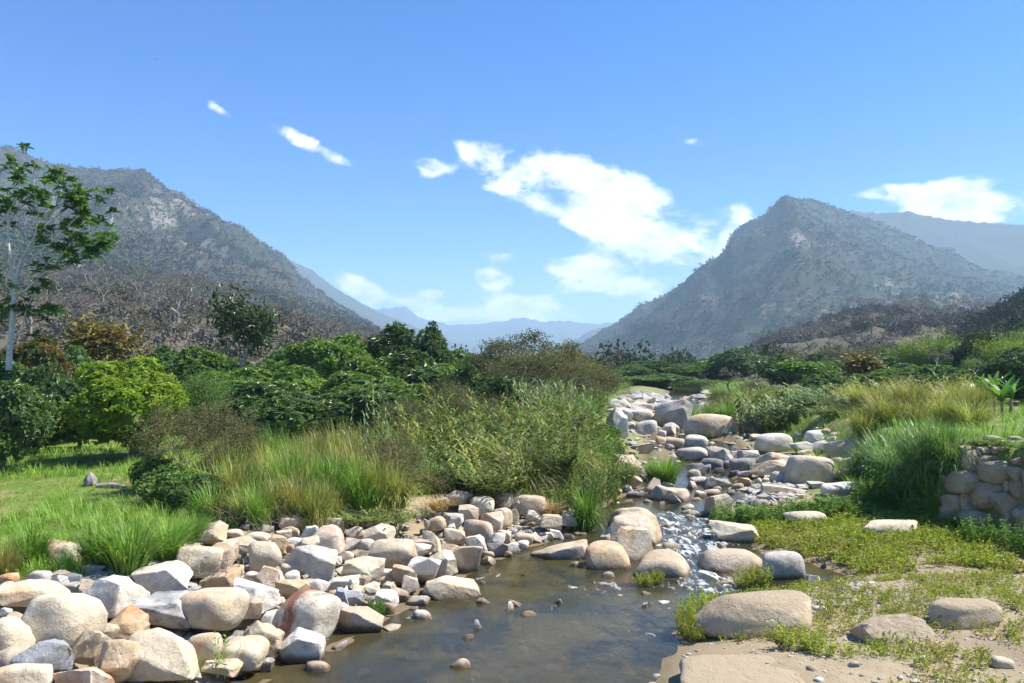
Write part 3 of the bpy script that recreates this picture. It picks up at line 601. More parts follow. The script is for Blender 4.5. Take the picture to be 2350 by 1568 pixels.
# region: left top right bottom shape colour ; short name for landmarks ; label
# shapes: r rounded, s half-rounded, a angular, f flat.  A trailing ~ marks a stone standing in water.
BOULDERS = '''
R1
60 595 575 930 a c;slanting cream slab;angular cream slab with a shaded left face behind the biggest rounded boulder
275 730 935 1300 r c;biggest rounded boulder;biggest cream rounded boulder of the left bank pile
840 555 1375 980 a w;jagged white rock;white angular rock with a jagged lower edge above the split orange rock
1295 430 1843 750 a w;white block with tan side;white angular block with one tan shaded side below the cobbles
985 865 1390 1175 a o;split orange rock;split rock with a bright orange broken face in the left pile
1320 745 1843 1060 a shale;mottled grey boulder;blocky boulder mottled grey and cream under the white block
0 615 125 745 f c
0 530 160 632 r o;orange-tan end stone;small orange-tan rounded stone at the left end of the pile crest
5 850 115 935 a b
30 920 250 1050 r t
-70 935 275 1400 r c;tall cream boulder;tall smooth cream boulder cut off by the left picture edge
-60 1240 170 1460 r t
-10 1390 510 1650 r c;corner boulder;smooth cream boulder in the bottom left corner
225 1160 665 1525 s b;pale blue-grey boulder;pale blue-grey boulder leaning in front of the biggest rounded boulder
670 1050 1010 1420 s c;upright cream wedge;upright cream wedge beside the pale blue-grey boulder
910 1010 1100 1195 s t
945 1150 1285 1620 s o;tall tan boulder;tall tan boulder with a flat dirty top at the bottom edge
560 1385 1040 1650 s p;rust-patched boulder;pinkish boulder with a rust patch at the bottom edge
1200 1060 1930 1620 a c;broad cream slab;broad flat cream slab with a rough edge at the bottom of the pile
275 510 490 625 f g
500 500 720 605 s t
770 455 970 555 r w
480 540 660 655 s w
650 530 770 640 a b
540 610 830 725 f g
745 580 930 805 a c
400 200 760 470 r c;boulder half hidden by grass;half buried cream boulder behind the front grass tufts
300 600 470 650 f c
R2
300 210 640 425 a t;sharp grey-tan block;sharp cornered grey-tan block on the crest beside the long grass
150 428 460 560 r g
400 398 700 645 r c
175 428 585 722 r c;ochre-smeared boulder;big cream boulder smeared with ochre under its rim
420 620 770 905 s o
565 350 925 535 s t
820 290 1030 395 r c
850 375 1155 672 s c;tall pale egg boulder;tall pale egg shaped boulder standing high in the pile
925 210 1075 305 r t
630 268 780 345 f c
740 213 850 272 s t
1170 120 1400 265 a c
1110 150 1340 275 s c
1170 235 1320 352 s c
1110 270 1250 365 r t
1040 330 1210 492 s c
1200 408 1270 492 r t
1310 228 1500 405 s w
1205 350 1360 452 s w
1300 328 1510 525 s c
1460 230 1725 535 r p;pink-capped boulder;round boulder with a pinkish cap under dry roots
1535 145 1742 285 s c
1275 412 1668 775 a g;leaning grey slab;long smooth grey slab leaning down the pile
1490 425 1612 585 s w
1200 480 1422 705 s p
1140 570 1350 705 r c
920 610 1192 855 a t;flat-faced tan block;tan block with a flat top face amid the pile
805 668 962 748 f w
700 500 780 582 r d
775 515 850 572 s w
200 830 808 1268 r c;smooth boulder with roots;big smooth cream boulder with dry roots lying across its top
710 730 1112 1065 s w;bright white boulder;bright white smooth boulder beside the boulder with roots
780 930 988 1135 s c
1120 738 1402 930 s o;ochre lump;ochre coloured lump above the purple-stained boulder
1185 655 1325 802 r w
1370 738 1592 892 s g
1110 905 1180 978 r g
1095 830 1668 1345 r stained;purple-stained boulder;large pale boulder with a purple-brown stain at the water edge
950 1030 1172 1238 s w
1165 1100 1378 1228 s w
1015 1205 1188 1328 s t
1160 1208 1258 1268 r t
780 1115 1132 1488 s t;long ochre-tan boulder;long ochre-tan boulder sloping down to the faceted waterline rock
1120 1195 1538 1532 a w~;faceted waterline rock;faceted grey-white rock standing at the waterline
590 1310 982 1610 r c;pinkish cream dome;pinkish cream dome at the bottom of the pile above the grass sprig
280 1240 592 1560 r t
960 1485 1080 1562 s w~
1375 1512 1612 1612 r c~;bottom-edge river stone;cream stone in the water at the bottom picture edge
1615 1320 1768 1408 s w~
440 1500 760 1660 a c
1590 730 1768 862 r w
1600 840 1700 952 r t
1600 515 1712 602 r w
1655 825 1790 995 a b
R3
90 1110 190 1295 a b
130 1005 378 1165 s b;blue-grey rock under sand;blue-grey rock with sand on top behind the flat-topped boulder
140 1160 558 1385 s sandy_wet~;flat-topped shore boulder;flat-topped tan boulder with sand on it at the water edge
165 1135 265 1228 a w
85 1020 175 1135 r t
75 915 262 1045 r w
190 885 372 988 a w
185 725 558 968 s c;white-backed boulder;white-backed boulder with an ochre foot in the middle of the pile
225 770 400 862 r b;slate stone on white back;blue-grey flat stone resting on the white-backed boulder
450 580 852 838 r t;brown-bellied boulder;smooth egg shaped boulder with a red-brown underside
385 440 652 612 s c;blunt cream boulder;blunt cream boulder above the brown-bellied boulder
230 455 390 572 s t
205 555 362 692 a g
330 570 472 682 r g
310 660 450 752 r t
165 670 292 748 s t
80 715 190 792 r w
390 955 542 1072 r c
260 975 412 1062 s c
320 885 446 988 s t
540 950 672 1042 a t
540 895 642 962 r t
515 835 697 932 f w
500 1020 692 1152 r w
545 1120 662 1212 r t~
640 990 790 1098 a t~
725 885 872 1058 s c
630 800 852 1012 a t
770 715 1052 985 a w;tall grey-white spike;tall pointed grey-white rock above the long cream block
965 680 1202 895 a c;cream pyramid;cream pyramid shaped rock at the water edge
1105 605 1432 865 s c~;wide cream waterside boulder;wide sloping cream boulder at the waterside
1075 595 1232 697 s t
780 600 968 762 s w
835 570 1006 697 s t
900 500 1062 684 s c
1105 470 1277 608 s c
1055 575 1100 658 a t
1290 535 1472 712 s g;grey veined block;grey veined block above the wide waterside boulder
1275 390 1517 592 r t;smooth tan dome;smooth tan dome under the cracked pink boulder
1385 330 1612 522 s p;cracked pink boulder;pink-ochre boulder with a cracked right face near the crest
1320 195 1527 362 r c;yellow crest boulder;large yellow-cream rounded boulder on the crest under dry grass
1225 265 1392 412 r t
1530 290 1690 468 r c
1670 300 1752 432 s c
915 390 972 472 s t
960 365 1106 492 r o
1105 350 1262 462 s g
1110 430 1190 487 r w
1465 510 1627 652 s w
1565 490 1682 612 s p
1480 590 1657 728 a d;black angular rock;black angular rock at the waterside
1620 600 1767 702 s w~
1435 675 1532 727 r o
1410 715 1547 798 r t~
1600 665 1692 732 a o~
885 910 1407 1108 s c~;long cream block;long cream block standing in the shallows off the left pile
755 1060 966 1162 s g~;grey shallows stone;grey squarish stone in the water below the long cream block
790 1160 870 1197 f w~
815 1195 992 1277 r w~;white dome in water;white domed stone alone in the shallow water
1375 1085 1507 1142 r t~
1615 1115 1722 1207 a w~;midstream white wedge;pointed white stone in midstream beside a cream one
1660 1105 1822 1172 s c~
1770 1205 1922 1252 f t~
1350 1290 1472 1367 a w~;small white pyramid;small white pyramid stone alone in midstream
2045 1090 2152 1142 r d~
1760 868 1826 898 r c~
1405 935 1462 964 r c~
1870 585 2395 750 s t~;long low brown boulder;long low brown boulder lying across the inlet
2210 760 2310 817 r c~
2160 295 2262 382 s g
2090 330 2262 447 a w
1935 355 2122 492 s t
1740 185 1977 362 a t;long tilted bar rock;long tilted grey-tan bar of rock near the black pipe
1815 315 1937 417 s w
1690 190 1842 327 s g
1700 125 1827 207 s w
1875 130 1962 192 r c
1950 130 2072 197 s w
1500 160 1692 302 s c
1110 140 1342 272 r t
1270 125 1382 192 s t
1040 205 1142 267 r w
1720 515 1872 612 r c
1820 510 1947 607 r c
1740 580 1837 662 r w
1685 610 1782 662 s d~
1940 535 2006 607 r g
1980 510 2062 577 s c
2030 485 2142 562 s w
2145 515 2252 562 s d~
2235 505 2352 537 f t~
1190 1400 1370 1455 s c~
1130 1625 1330 1712 r c~;lone round midstream stone;lone round tan stone low in midstream
R4
635 95 806 197 s c
355 160 522 257 r t
485 155 787 252 s g;flat grey slab upstream;flat grey-white slab high upstream left of the hulking boulder
290 165 386 222 r c
775 105 1232 472 s g;hulking grey boulder;hulking dark grey boulder standing tallest in the upstream channel
405 225 532 388 s w
515 235 782 402 r w;smooth white cushion rock;smooth white cushion shaped rock left of the hulking boulder
225 210 478 577 s w;tall white bank rock;tall white rock with a rusty foot at the left bank upstream
435 380 577 472 s g
535 360 817 552 r g;grey-white round boulder;grey-white round boulder below the white cushion rock
895 390 1082 487 r g
850 425 1057 547 r w
830 480 932 562 r w
1770 300 2112 542 s striped;streaked boulder;dark boulder streaked with brown bands under the right bank reeds
1140 280 1777 602 r c;great pale lumpy boulder;great pale lumpy boulder in the middle of the upstream channel
1140 535 1422 672 r w;white dome in grass;white domed boulder in front of the great pale lumpy one
805 545 932 672 r o
840 555 1142 702 r t;tan pillow boulder;tan pillow boulder left of the white dome in grass
915 640 1022 722 r d
690 600 812 682 r g
565 625 822 762 s c
1050 675 1432 852 r g;broad grey boulder;broad smooth grey boulder above the green grass clump in the channel
1420 670 1732 862 s g;grey boulder with flat side;grey boulder with a flat lit side amid the cascade
1780 710 2042 862 r g
1310 800 1607 947 r d
1675 805 1997 982 r d;dark round cascade boulder;dark smooth round boulder in the cascade
1200 860 1402 1017 r g
1380 880 1462 982 r d
1475 920 1637 997 s d~
1700 725 1787 812 r g
1600 840 1702 942 r d
1670 950 1792 1027 r d~
1770 955 1927 1042 s g~
1190 940 1342 1037 r t
1210 1030 1432 1112 f w~
1350 1025 1732 1162 s d~;dark ridged rock;dark ridged rock lying across the stream below the cascade
1140 1085 1332 1172 s p~
1700 1100 1842 1182 r o~
1775 1035 1962 1147 s o~;rusty faceted rock;rusty faceted rock at the right end of the dark ridged one
1340 1170 1592 1242 r t~
1470 1140 1592 1182 r w~
1265 1195 1412 1277 r c~
1640 1185 1747 1237 r d~
1160 1265 1367 1312 f c~
705 1125 1267 1317 s t~;long leaning grey-tan boulder;long leaning grey-tan boulder at the left of the upstream pool
930 1235 1147 1347 a w~;small white tent rock;small white tent shaped rock in front of the long leaning boulder
830 1315 932 1357 a w~
1080 1350 1272 1417 s w~
1100 1410 1252 1462 r c~
1200 1420 1342 1502 a g~
1310 1420 1432 1492 a g~
1125 1465 1222 1522 r g~
1180 1485 1282 1542 r g~
1405 1220 1727 1502 s c~;upright pool boulder;upright cream boulder at the right of the upstream pool
325 775 687 1032 a t;tan peak rock;tan peaked rock on the left bank beside the channel grass clump
325 1000 657 1182 s p
660 1035 882 1242 s t
420 1125 542 1217 r w
465 1195 627 1277 r d~
590 1185 712 1277 r d~
400 1290 552 1347 s c~
640 1290 777 1337 f g~
875 1085 1032 1152 s c
R7
200 228 655 445 r c~;pale arch-backed boulder;pale arch-backed boulder behind the large grey rapids boulder
135 285 660 575 s t~;large grey rapids boulder;large grey-tan boulder left of the white rapids
255 420 587 718 s c~;cream shark-fin boulder;cream shark-fin boulder in front of the large rapids boulder
115 460 252 572 a t~
-5 548 377 792 s o~;ochre dome boulder;ochre dome boulder at the right end of the long low brown boulder
365 632 942 862 s sandy_wet~;flat-backed grey boulder;wide grey flat-backed boulder in the middle of the river
975 615 1557 812 s sandy_wet~;low tan boulder;low wide tan boulder right of the rapids
1520 622 1892 882 s g~;grey bell boulder;grey bell shaped boulder beside the low wide tan one
1080 360 1542 557 s c~;bank-edge pale boulder;pale two-faced boulder at the right edge of the rapids
1740 268 2087 425 r c;pale dome among weeds;pale domed boulder half sunk among weeds
640 555 842 612 r t~
850 598 906 632 r d~
765 395 826 437 r d~
965 450 1027 492 r d~
1025 485 1107 522 r d~
655 370 742 427 f t~
125 808 262 862 r w~
950 985 1947 1415 s sandy;huge sandy boulder;huge sand-capped boulder on the right foreshore
480 975 592 1012 f w~
480 1085 547 1127 s w~
530 1068 602 1110 s w~
1120 870 1332 947 s c~
1990 1110 2117 1167 r w
2060 720 2117 782 r g~
2165 885 2292 927 r c
1920 830 2067 927 s c
900 1345 1062 1422 s c
R5
1100 130 1217 192 s w
1185 140 1302 242 r t
865 178 1002 267 s c
1285 190 1452 252 r t
1265 235 1402 312 s c
1000 165 1272 352 r w;round white-grey boulder;round white-grey boulder at the back of the right cluster
355 210 542 292 s c
395 198 827 452 s w;big overhanging boulder;big pale boulder with a dark overhung base in the right cluster
825 300 1107 472 s g
1235 270 1727 502 r t;long tan whaleback;long tan whaleback boulder running into the elephant grass
1040 290 1322 462 s g
905 390 1082 497 s c
430 420 882 612 s p;rust-faced boulder;rust-faced boulder leaning over the cascade
365 505 887 757 s t;long sloping tan boulder;long sloping tan boulder below the rust-faced one
765 450 1282 832 s c;huge tilted boulder;huge pale tilted boulder with a broad smooth face
590 650 787 817 r g
890 665 1117 818 s t
1270 520 1342 602 r c
1300 485 1482 617 r t
1460 478 1622 602 s c
1545 530 1682 612 s c
1670 482 1872 632 r o;end boulder by the grass;ochre rounded boulder ending the row beside the elephant grass
1610 580 1742 642 r d
1500 600 1642 672 s g
1110 625 1222 762 s g
1235 620 1627 752 r c;cream low mound boulder;cream low mound boulder under the row of round stones
455 790 912 955 s t;low wedge boulder;low grey-tan wedge boulder behind the rubble heap
1035 770 1292 857 s g
905 800 1037 897 s w
1170 775 1712 948 r w;flat pink-white boulder;flat pinkish white boulder in front of the right cluster
390 725 512 797 s c
490 730 592 797 r c
510 695 617 762 s g
365 885 462 962 r w~
400 945 502 1007 a w
580 860 652 922 s w
610 860 742 942 a w
520 895 592 952 a w
580 935 672 1002 a g
760 925 837 972 s w
890 920 1002 982 s c
690 980 802 1027 r c
600 980 672 1022 r w
D
1210 452 1622 585 r c;pale whaleback boulder;pale whaleback boulder lying in the weeds before the stone wall
1185 1085 1672 1312 s sandy;sloping tan boulder;sloping tan boulder alone on the right foreshore sand
1690 1000 2112 1218 s sandy;sand-buried boulder;boulder almost buried in sand right of the sloping tan boulder
-25 1290 1010 1680 s sandy;sandy rock shelf;broad sand-covered rock shelf at the bottom right
2105 1390 2242 1472 r t;lone tan cobble;lone tan cobble on the sand near the bottom right corner
1120 1420 1207 1467 r d
895 1528 962 1570 r g
'''
CW = dict(c='cream', w='white', g='grey', t='tan', o='ochre', d='dark', p='pinkish', b='blue-grey', shale='mottled', stained='stained', striped='streaked', sandy='sandy', sandy_wet='sandy')
def rock_shape(kind, seed, sub, wet=False):
    V, T = ico(sub); r = srand(seed)
    k = {'r': 11.0, 's': 22.0, 'a': 110.0, 'f': 40.0}[kind]
    # a jittered block with its corners knocked off
    n = np.array([[1, 0, 0], [-1, 0, 0], [0, 1, 0], [0, -1, 0], [0, 0, 1], [0, 0, -1]], float)
    n = unit(n + r.normal(size=n.shape) * {'r': .22, 's': .26, 'a': .30, 'f': .16}[kind]); dd = r.uniform(.62, .80, 6)
    m_ = unit(r.normal(size=(9, 3)) + np.array([0, 0, .25])); md = r.uniform({'r': .80, 's': .74, 'a': .66, 'f': .74}[kind], 1.0, 9)
    n = np.concatenate([n, m_]); dd = np.concatenate([dd, md])
    q_ = unit(r.normal(size=3)); ax = np.linalg.qr(np.stack([q_, r.normal(size=3), r.normal(size=3)]).T)[0] if kind != 'f' else np.eye(3)
    if kind in 'as': n[:6] = unit(n[:6] * .75 + (n[:6] @ ax) * .55)
    R = np.full(len(V), 1.02) ** -k
    for a, d in zip(n, dd): R = R + (np.maximum(V @ a, 1e-3) / d) ** k
    R = R ** (-1 / k)
    P = V * R[:, None]
    for f, amp in ((1.7, .07), (3.4, .048), (7.5, .024 if kind != 'r' else .020), (15, .013 if kind != 'r' else .009)):
        w = unit(r.normal(size=(6, 3))) * f * r.uniform(.8, 1.3, (6, 1)); ph = r.uniform(0, 6.3, 6)
        s_ = np.sin(P @ w.T + ph).sum(1) / 2.4
        if kind in 'as' and f > 5: s_ = 1 - 2 * np.abs(s_)
        P = P * (1 + amp * s_)[:, None]
    mn, mx = P.min(0), P.max(0)
    return (P - (mn + mx) / 2) / (mx - mn), T
def rock_poly(kind, seed, fine=True):
    r = srand(seed); bm = bmesh.new(); bmesh.ops.create_cube(bm, size=2.6)
    base = np.array([[1, 0, 0], [-1, 0, 0], [0, 1, 0], [0, -1, 0], [0, 0, 1], [0, 0, -1]], float)
    j = .34 if kind == 'a' else .26
    n = unit(base + r.normal(size=base.shape) * j); dd = r.uniform(.60, .85, 6)
    nc = 7 if kind == 'a' else 10
    m_ = unit(r.normal(size=(nc, 3)) + np.array([0, 0, .2])); md = r.uniform(.62, .98, nc)
    for a, d in zip(np.concatenate([n, m_]), np.concatenate([dd, md])):
        g = bmesh.ops.bisect_plane(bm, geom=bm.verts[:] + bm.edges[:] + bm.faces[:], dist=1e-5, plane_co=Vector(a * d), plane_no=Vector(a), clear_outer=True)
        ed = [e for e in g['geom_cut'] if isinstance(e, bmesh.types.BMEdge)]
        if len(ed) > 2: bmesh.ops.edgeloop_fill(bm, edges=ed)
    bmesh.ops.remove_doubles(bm, verts=bm.verts[:], dist=.05)
    bmesh.ops.bevel(bm, geom=bm.edges[:], offset=.035 if kind == 'a' else .11, segments=1 if kind == 'a' else 3, profile=.55, affect='EDGES', clamp_overlap=True)
    for lim in ((.42, .26, .19) if fine else (.42, .28)):
        bmesh.ops.triangulate(bm, faces=bm.faces[:])
        le = [e for e in bm.edges if e.calc_length() > lim]
        bmesh.ops.subdivide_edges(bm, edges=le, cuts=1, use_grid_fill=False)
    bmesh.ops.triangulate(bm, faces=bm.faces[:])
    bmesh.ops.recalc_face_normals(bm, faces=bm.faces[:])
    bm.verts.index_update()
    P = np.array([v.co[:] for v in bm.verts]); T = np.array([[v.index for v in f.verts] for f in bm.faces]); bm.free()
    for f, amp in ((1.6, .05), (3.6, .030), (8, .018), (17, .010)):
        w = unit(r.normal(size=(6, 3))) * f * r.uniform(.8, 1.3, (6, 1)); ph = r.uniform(0, 6.3, 6)
        s_ = np.sin(P @ w.T + ph).sum(1) / 2.4
        if f > 5: s_ = 1 - 2 * np.abs(s_)
        P = P * (1 + amp * s_)[:, None]
    mn, mx = P.min(0), P.max(0)
    return (P - (mn + mx) / 2) / (mx - mn), T
ROWS = []; reg = None
for ln in BOULDERS.strip().split('\n'):
    if ln in REG: reg = ln; continue
    q = ln.split(';'); f = q[0].split(); ox, oy, s_ = REG[reg]; k = .6120
    b = [(ox + float(f[0]) / s_) * k, (oy + float(f[1]) / s_) * k, (ox + float(f[2]) / s_) * k, (oy + float(f[3]) / s_) * k]
    if reg == 'D': b = [(2560 + float(f[0]) / s_) * k, (1700 + float(f[1]) / s_) * k, (2560 + float(f[2]) / s_) * k, (1700 + float(f[3]) / s_) * k]
    kd = f[4]
    if len(q) > 1 and ('shelf' in q[1] or 'sand-buried' in q[1]): kd = 'r'
    if len(q) > 1 and any(w_ in q[1] for w_ in ('dome', 'bell', 'egg', 'whaleback', 'arch', 'mound', 'flat-backed', 'low tan', 'overhanging', 'tilted', 'huge sandy')): kd = 'r'
    if kd == 'r' and len(q) == 1 and len(ROWS) % 3 == 0: kd = 's'
    if kd == 's' and len(q) == 1 and len(ROWS) % 5 < 2: kd = 'a'
    
    ROWS.append(dict(b=b, kind=kd, col=f[5].rstrip('~'), wet=f[5].endswith('~'), short=q[1] if len(q) > 1 else None, label=q[2] if len(q) > 2 else None, reg=reg))
def centre(r_): return ((r_['b'][0] + r_['b'][2]) / 2, (r_['b'][1] + r_['b'][3]) / 2)
MARKS = [r_ for r_ in ROWS if r_['short']]
SHAPEW = dict(r='rounded', s='blunt', a='angular', f='flat')
used = set(r_['label'] for r_ in MARKS)
def auto_label(r_):
    cx, cy = centre(r_); w = r_['b'][2] - r_['b'][0]
    size = 'small' if w < 42 else ('medium' if w < 75 else 'large')
    ms = sorted(MARKS, key=lambda m: math.hypot(centre(m)[0] - cx, (centre(m)[1] - cy) * 1.3))
    base = f"{size} {CW[r_['col']]} {SHAPEW[r_['kind']]} rock"
    cand = []
    for m in ms[:4]:
        mx, my = centre(m); dx, dy = cx - mx, cy - my; hw = (m['b'][2] - m['b'][0]) / 2
        if abs(dx) > abs(dy) * 1.2: rel = 'right of' if dx > 0 else 'left of'
        else: rel = 'just below' if dy > 0 else 'just above'
        cand.append(f"{base} {rel} the {m['short']}")
    cand += [f"{base} between the {ms[i]['short']} and the {ms[j]['short']}" for i in range(3) for j in range(i + 1, 4)]
    for c in cand:
        if c not in used and len(c.split()) <= 16: used.add(c); return c
    return cand[-1]
for i, r_ in enumerate(ROWS):
    x0, y0, x1, y1 = r_['b']; cu = (x0 + x1) / 2
    p = hit(cu, y1 - (0 if r_['wet'] else .06 * (y1 - y0)))
    w = (x1 - x0) / F * p[1]
    dep = w * (.62 if (x1 - x0) > 1.8 * (y1 - y0) else .8)
    yc = p[1] + dep * .42
    w = (x1 - x0) / F * yc
    top = at_y(cu, y0 + .02 * (y1 - y0), yc)[2]; bot = p[2]
    if top - bot < .12 * w: top = bot + .12 * w
    if 'shelf' in (r_['short'] or ''): top = bot + .32 * (top - bot)
    zb = min(bot, float(G(p[0], yc))) - (.25 if r_['wet'] else .12) * (top - bot) - (.12 if r_['wet'] else .02)
    sub = 4 if (x1 - x0) > 85 else 3
    V, T = rock_poly(r_['kind'], 1000 + i * 7, (x1 - x0) > 60) if r_['kind'] in 'as' else rock_shape(r_['kind'], 1000 + i * 7, sub)
    xc = at_y(cu, y0, yc)[0]
    gk = 1.10 if r_['reg'] in ('R1', 'R2', 'R3') and not r_['wet'] else 1.04
    V = V * [w * gk, dep * gk, (top - zb) * (1.02 if gk < 1.05 else 1.08)]
    V[:, 2] += (top + zb) / 2 - bot            # object origin sits on the ground or water line
    # the stones of the left bank stand turned a little to the stream
    me = mk('boulder', V, T, True, None, radians(34) if r_['kind'] in 'a' else None)
    key = r_['col'] + ('_wet' if r_['wet'] and r_['col'] in RC else '')
    o = obj('boulder', me, ROCK[key], None, (xc, yc, bot))
    lab = r_['label'] or auto_label(r_)
    grp = {'R1': 'boulders of the left bank pile', 'R2': 'boulders of the left bank pile', 'R3': 'boulders of the left bank pile', 'R4': 'boulders of the upstream channel', 'R5': 'boulders of the right cluster', 'R7': 'boulders in and beside the rapids', 'D': 'boulders on the right foreshore'}[r_['reg']]
    tag(o, lab, 'boulder', grp)

# ------------------------------------------------------------------ stacked stone wall on the right: one thing, its stones are parts
STONES = '''525 400 715 580;520 540 700 730;480 585 545 700;660 420 890 665;860 470 1060 600;920 545 1250 790;1210 600 1420 775;540 650 935 905;440 680 600 900;805 800 1160 1090
1145 765 1230 900;1225 765 1420 960;1030 920 1390 1180;480 930 780 1130;620 880 900 1110;690 1120 1060 1340;1130 1180 1310 1330;1280 1090 1560 1340;340 860 500 1060;630 355 820 425
830 310 990 380;940 240 1105 320;1125 232 1245 290;1200 245 1340 320;1040 290 1210 335;1030 315 1200 370;1300 305 1450 350;1010 370 1090 450;880 385 1010 440;1075 365 1200 410
1255 490 1390 590;830 370 910 410;1400 480 1640 640;1420 640 1680 840;1400 830 1700 1050;1540 1040 1800 1330;1430 380 1600 480;430 1040 700 1280;1390 300 1560 370;1660 600 1900 860;1690 850 1950 1100;1640 440 1850 610'''.replace('\n', ';').split(';')
wroot = empty('stone_wall', (14.2, 25.2, .8)); tag(wroot, 'stacked wall of rounded tan boulders at the right edge of the river flat', 'wall')
for i, ln in enumerate(STONES):
    a = [float(v) for v in ln.split()]; ox, oy, s_ = REG['R6']
    x0, y0, x1, y1 = [(o_ + v / s_) * .612 for o_, v in zip((ox, oy, ox, oy), a)]
    cu = (x0 + x1) / 2
    p = hit(cu, (y0 + y1) / 2, G); w = (x1 - x0) / F * p[1]; hh = (y1 - y0) / F * p[1]
    V, T = rock_shape('r', 5000 + i, 3) if i % 2 else rock_poly('s', 5000 + i, False)
    V = V * [w * 1.12, max(w, hh) * .95, hh * 1.18]
    c_ = p + np.array([0, .12 * w, 0])
    me = mk('stone', V, T, True)
    o = obj('stone', me, ROCK['wall'], wroot, c_ - np.array(wroot.location))
# earth-coloured core behind the stones is the terrace bank of the ground itself

# ------------------------------------------------------------------ cobbles and gravel: too many to count
def rubble(name, pts, size, label, mkey, seed, squash=.6, mats=None):
    V0, T0 = ico(1); r = srand(seed); acc = Acc()
    for p, s in zip(pts, size):
        R = 1 + .22 * r.normal(size=len(V0)).clip(-1, 1)
        V = V0 * R[:, None] * s * np.array([r.uniform(.8, 1.3), r.uniform(.8, 1.2), squash * r.uniform(.7, 1.2)])
        a = r.uniform(0, 6.3); V = np.stack([V[:, 0] * cos(a) - V[:, 1] * sin(a), V[:, 0] * sin(a) + V[:, 1] * cos(a), V[:, 2]], 1)
        acc.add(V + p, T0, r.uniform())
    me = acc.mesh(name, True); me.set_sharp_from_angle(angle=radians(50))
    return tag(obj(name, me, mkey), label, 'stones', None, 'stuff')
m, N = mat('cobble_mix')
t_ = N.n('ShaderNodeAttribute', attribute_name='tint').outputs['Fac']; pos = N.n('ShaderNodeNewGeometry').outputs['Position']
cr = N.n('ShaderNodeValToRGB', {0: t_}); e = cr.color_ramp.elements; e[0].color = (.16, .16, .155, 1); e[1].color = (.50, .455, .38, 1)
for p_, c_ in ((.25, (.30, .29, .27, 1)), (.5, (.44, .40, .33, 1)), (.7, (.33, .25, .16, 1)), (.85, (.27, .27, .27, 1))): q_ = e.new(p_); q_.color = c_
nn = N.noise(pos, 18, 5, .7)
out(N, N.n('ShaderNodeBsdfPrincipled', {'Base Color': N.mix(N.ramp(nn, .4, .75), cr.outputs[0], N.mix(.5, cr.outputs[0], (.1, .09, .08))), 'Roughness': .8, 'Normal': N.n('ShaderNodeBump', {'Strength': .6, 'Distance': .02, 'Height': nn}).outputs[0]}).outputs[0])
COB = m
def scatter(poly, n, seed, surf=G, vlim=None):
    """even over the ground inside a polygon given by its corners in the photograph"""
    r = srand(seed); c = np.array([hit(u, v, surf) for u, v in poly]); c2 = c[:, :2]
    lo, hi = c2.min(0), c2.max(0); outp = np.zeros((0, 2))
    while len(outp) < n:
        q = r.uniform(lo, hi, (n * 3, 2)); outp = np.concatenate([outp, q[inpoly(q[:, 0], q[:, 1], c2)]])
        if len(outp) == 0: break
    q = outp[:n]; return np.column_stack([q, surf(q[:, 0], q[:, 1])])
r = srand(5)
P = scatter([(0, 1400), (240, 1300), (450, 1225), (700, 1185), (1000, 1160), (1230, 1120), (1330, 1150), (1380, 1220), (1200, 1265), (1000, 1350), (860, 1440), (720, 1500), (560, 1600), (-100, 1600)], 1000, 1) - [0, 0, .24]
rubble('cobble_gravel', P, r.uniform(.05, .20, len(P)), 'grey and cream cobbles filling gaps in the left bank pile', COB, 2)
P = scatter([(150, 1345), (260, 1300), (420, 1245), (470, 1250), (440, 1290), (330, 1320), (220, 1360)], 420, 3)
rubble('cobble_bed', P, r.uniform(.04, .12, len(P)), 'bed of small grey cobbles along the crest behind the white rocks', COB, 4)
P = scatter([(1400, 1160), (1450, 1060), (1430, 960), (1500, 910), (1600, 905), (1700, 980), (1900, 1010), (2000, 1080), (1900, 1120), (1740, 1140), (1640, 1120), (1500, 1150)], 800, 5, G)
rubble('channel_cobbles', P, r.uniform(.08, .32, len(P)) , 'cobbles between the boulders of the upstream channel', COB, 6)
P = scatter([(1700, 1160), (1720, 1120), (1780, 1110), (1850, 1120), (1830, 1150), (1780, 1165)], 150, 7)
rubble('rubble_heap', P + [0, 0, .05], r.uniform(.08, .24, len(P)), 'heap of broken pale rubble in front of the low wedge boulder', COB, 8, .7)
P = scatter([(1395, 960), (1410, 925), (1470, 905), (1640, 900), (1640, 925), (1560, 945), (1440, 960)], 330, 17, G)
rubble('upstream_cobbles', P, r.uniform(.25, .9, len(P)), 'far white boulders and cobbles at the head of the channel', COB, 18)
P = scatter([(1540, 1600), (1560, 1470), (1850, 1350), (2000, 1320), (2400, 1330), (2450, 1600)], 800, 9)
rubble('foreshore_gravel', P, r.uniform(.012, .05, len(P)) * (1 + 1.2 * (r.uniform(size=len(P)) > .93)), 'scattered gravel on the right foreshore sand', COB, 10)
P = scatter([(1840, 1400), (1900, 1360), (2000, 1330), (2010, 1355), (1900, 1420)], 130, 11)
rubble('pool_edge_stones', P, r.uniform(.03, .11, len(P)), 'dark wet stones at the lip of the side pool', COB, 12)
P = scatter([(700, 1560), (900, 1440), (1100, 1330), (1350, 1270), (1480, 1330), (1520, 1450), (1520, 1570)], 190, 13, G)
rubble('river_bed_stones', P, r.uniform(.06, .22, len(P)), 'stones on the river bed under the shallow water', COB, 14)
P = scatter([(1380, 1350), (1450, 1300), (1560, 1180), (1640, 1180), (1650, 1330), (1760, 1380), (1640, 1450)], 40, 15, S)
rubble('rapids_stones', P - [0, 0, .03], r.uniform(.04, .13, len(P)), 'small wet stones breaking the rapids', COB, 16)
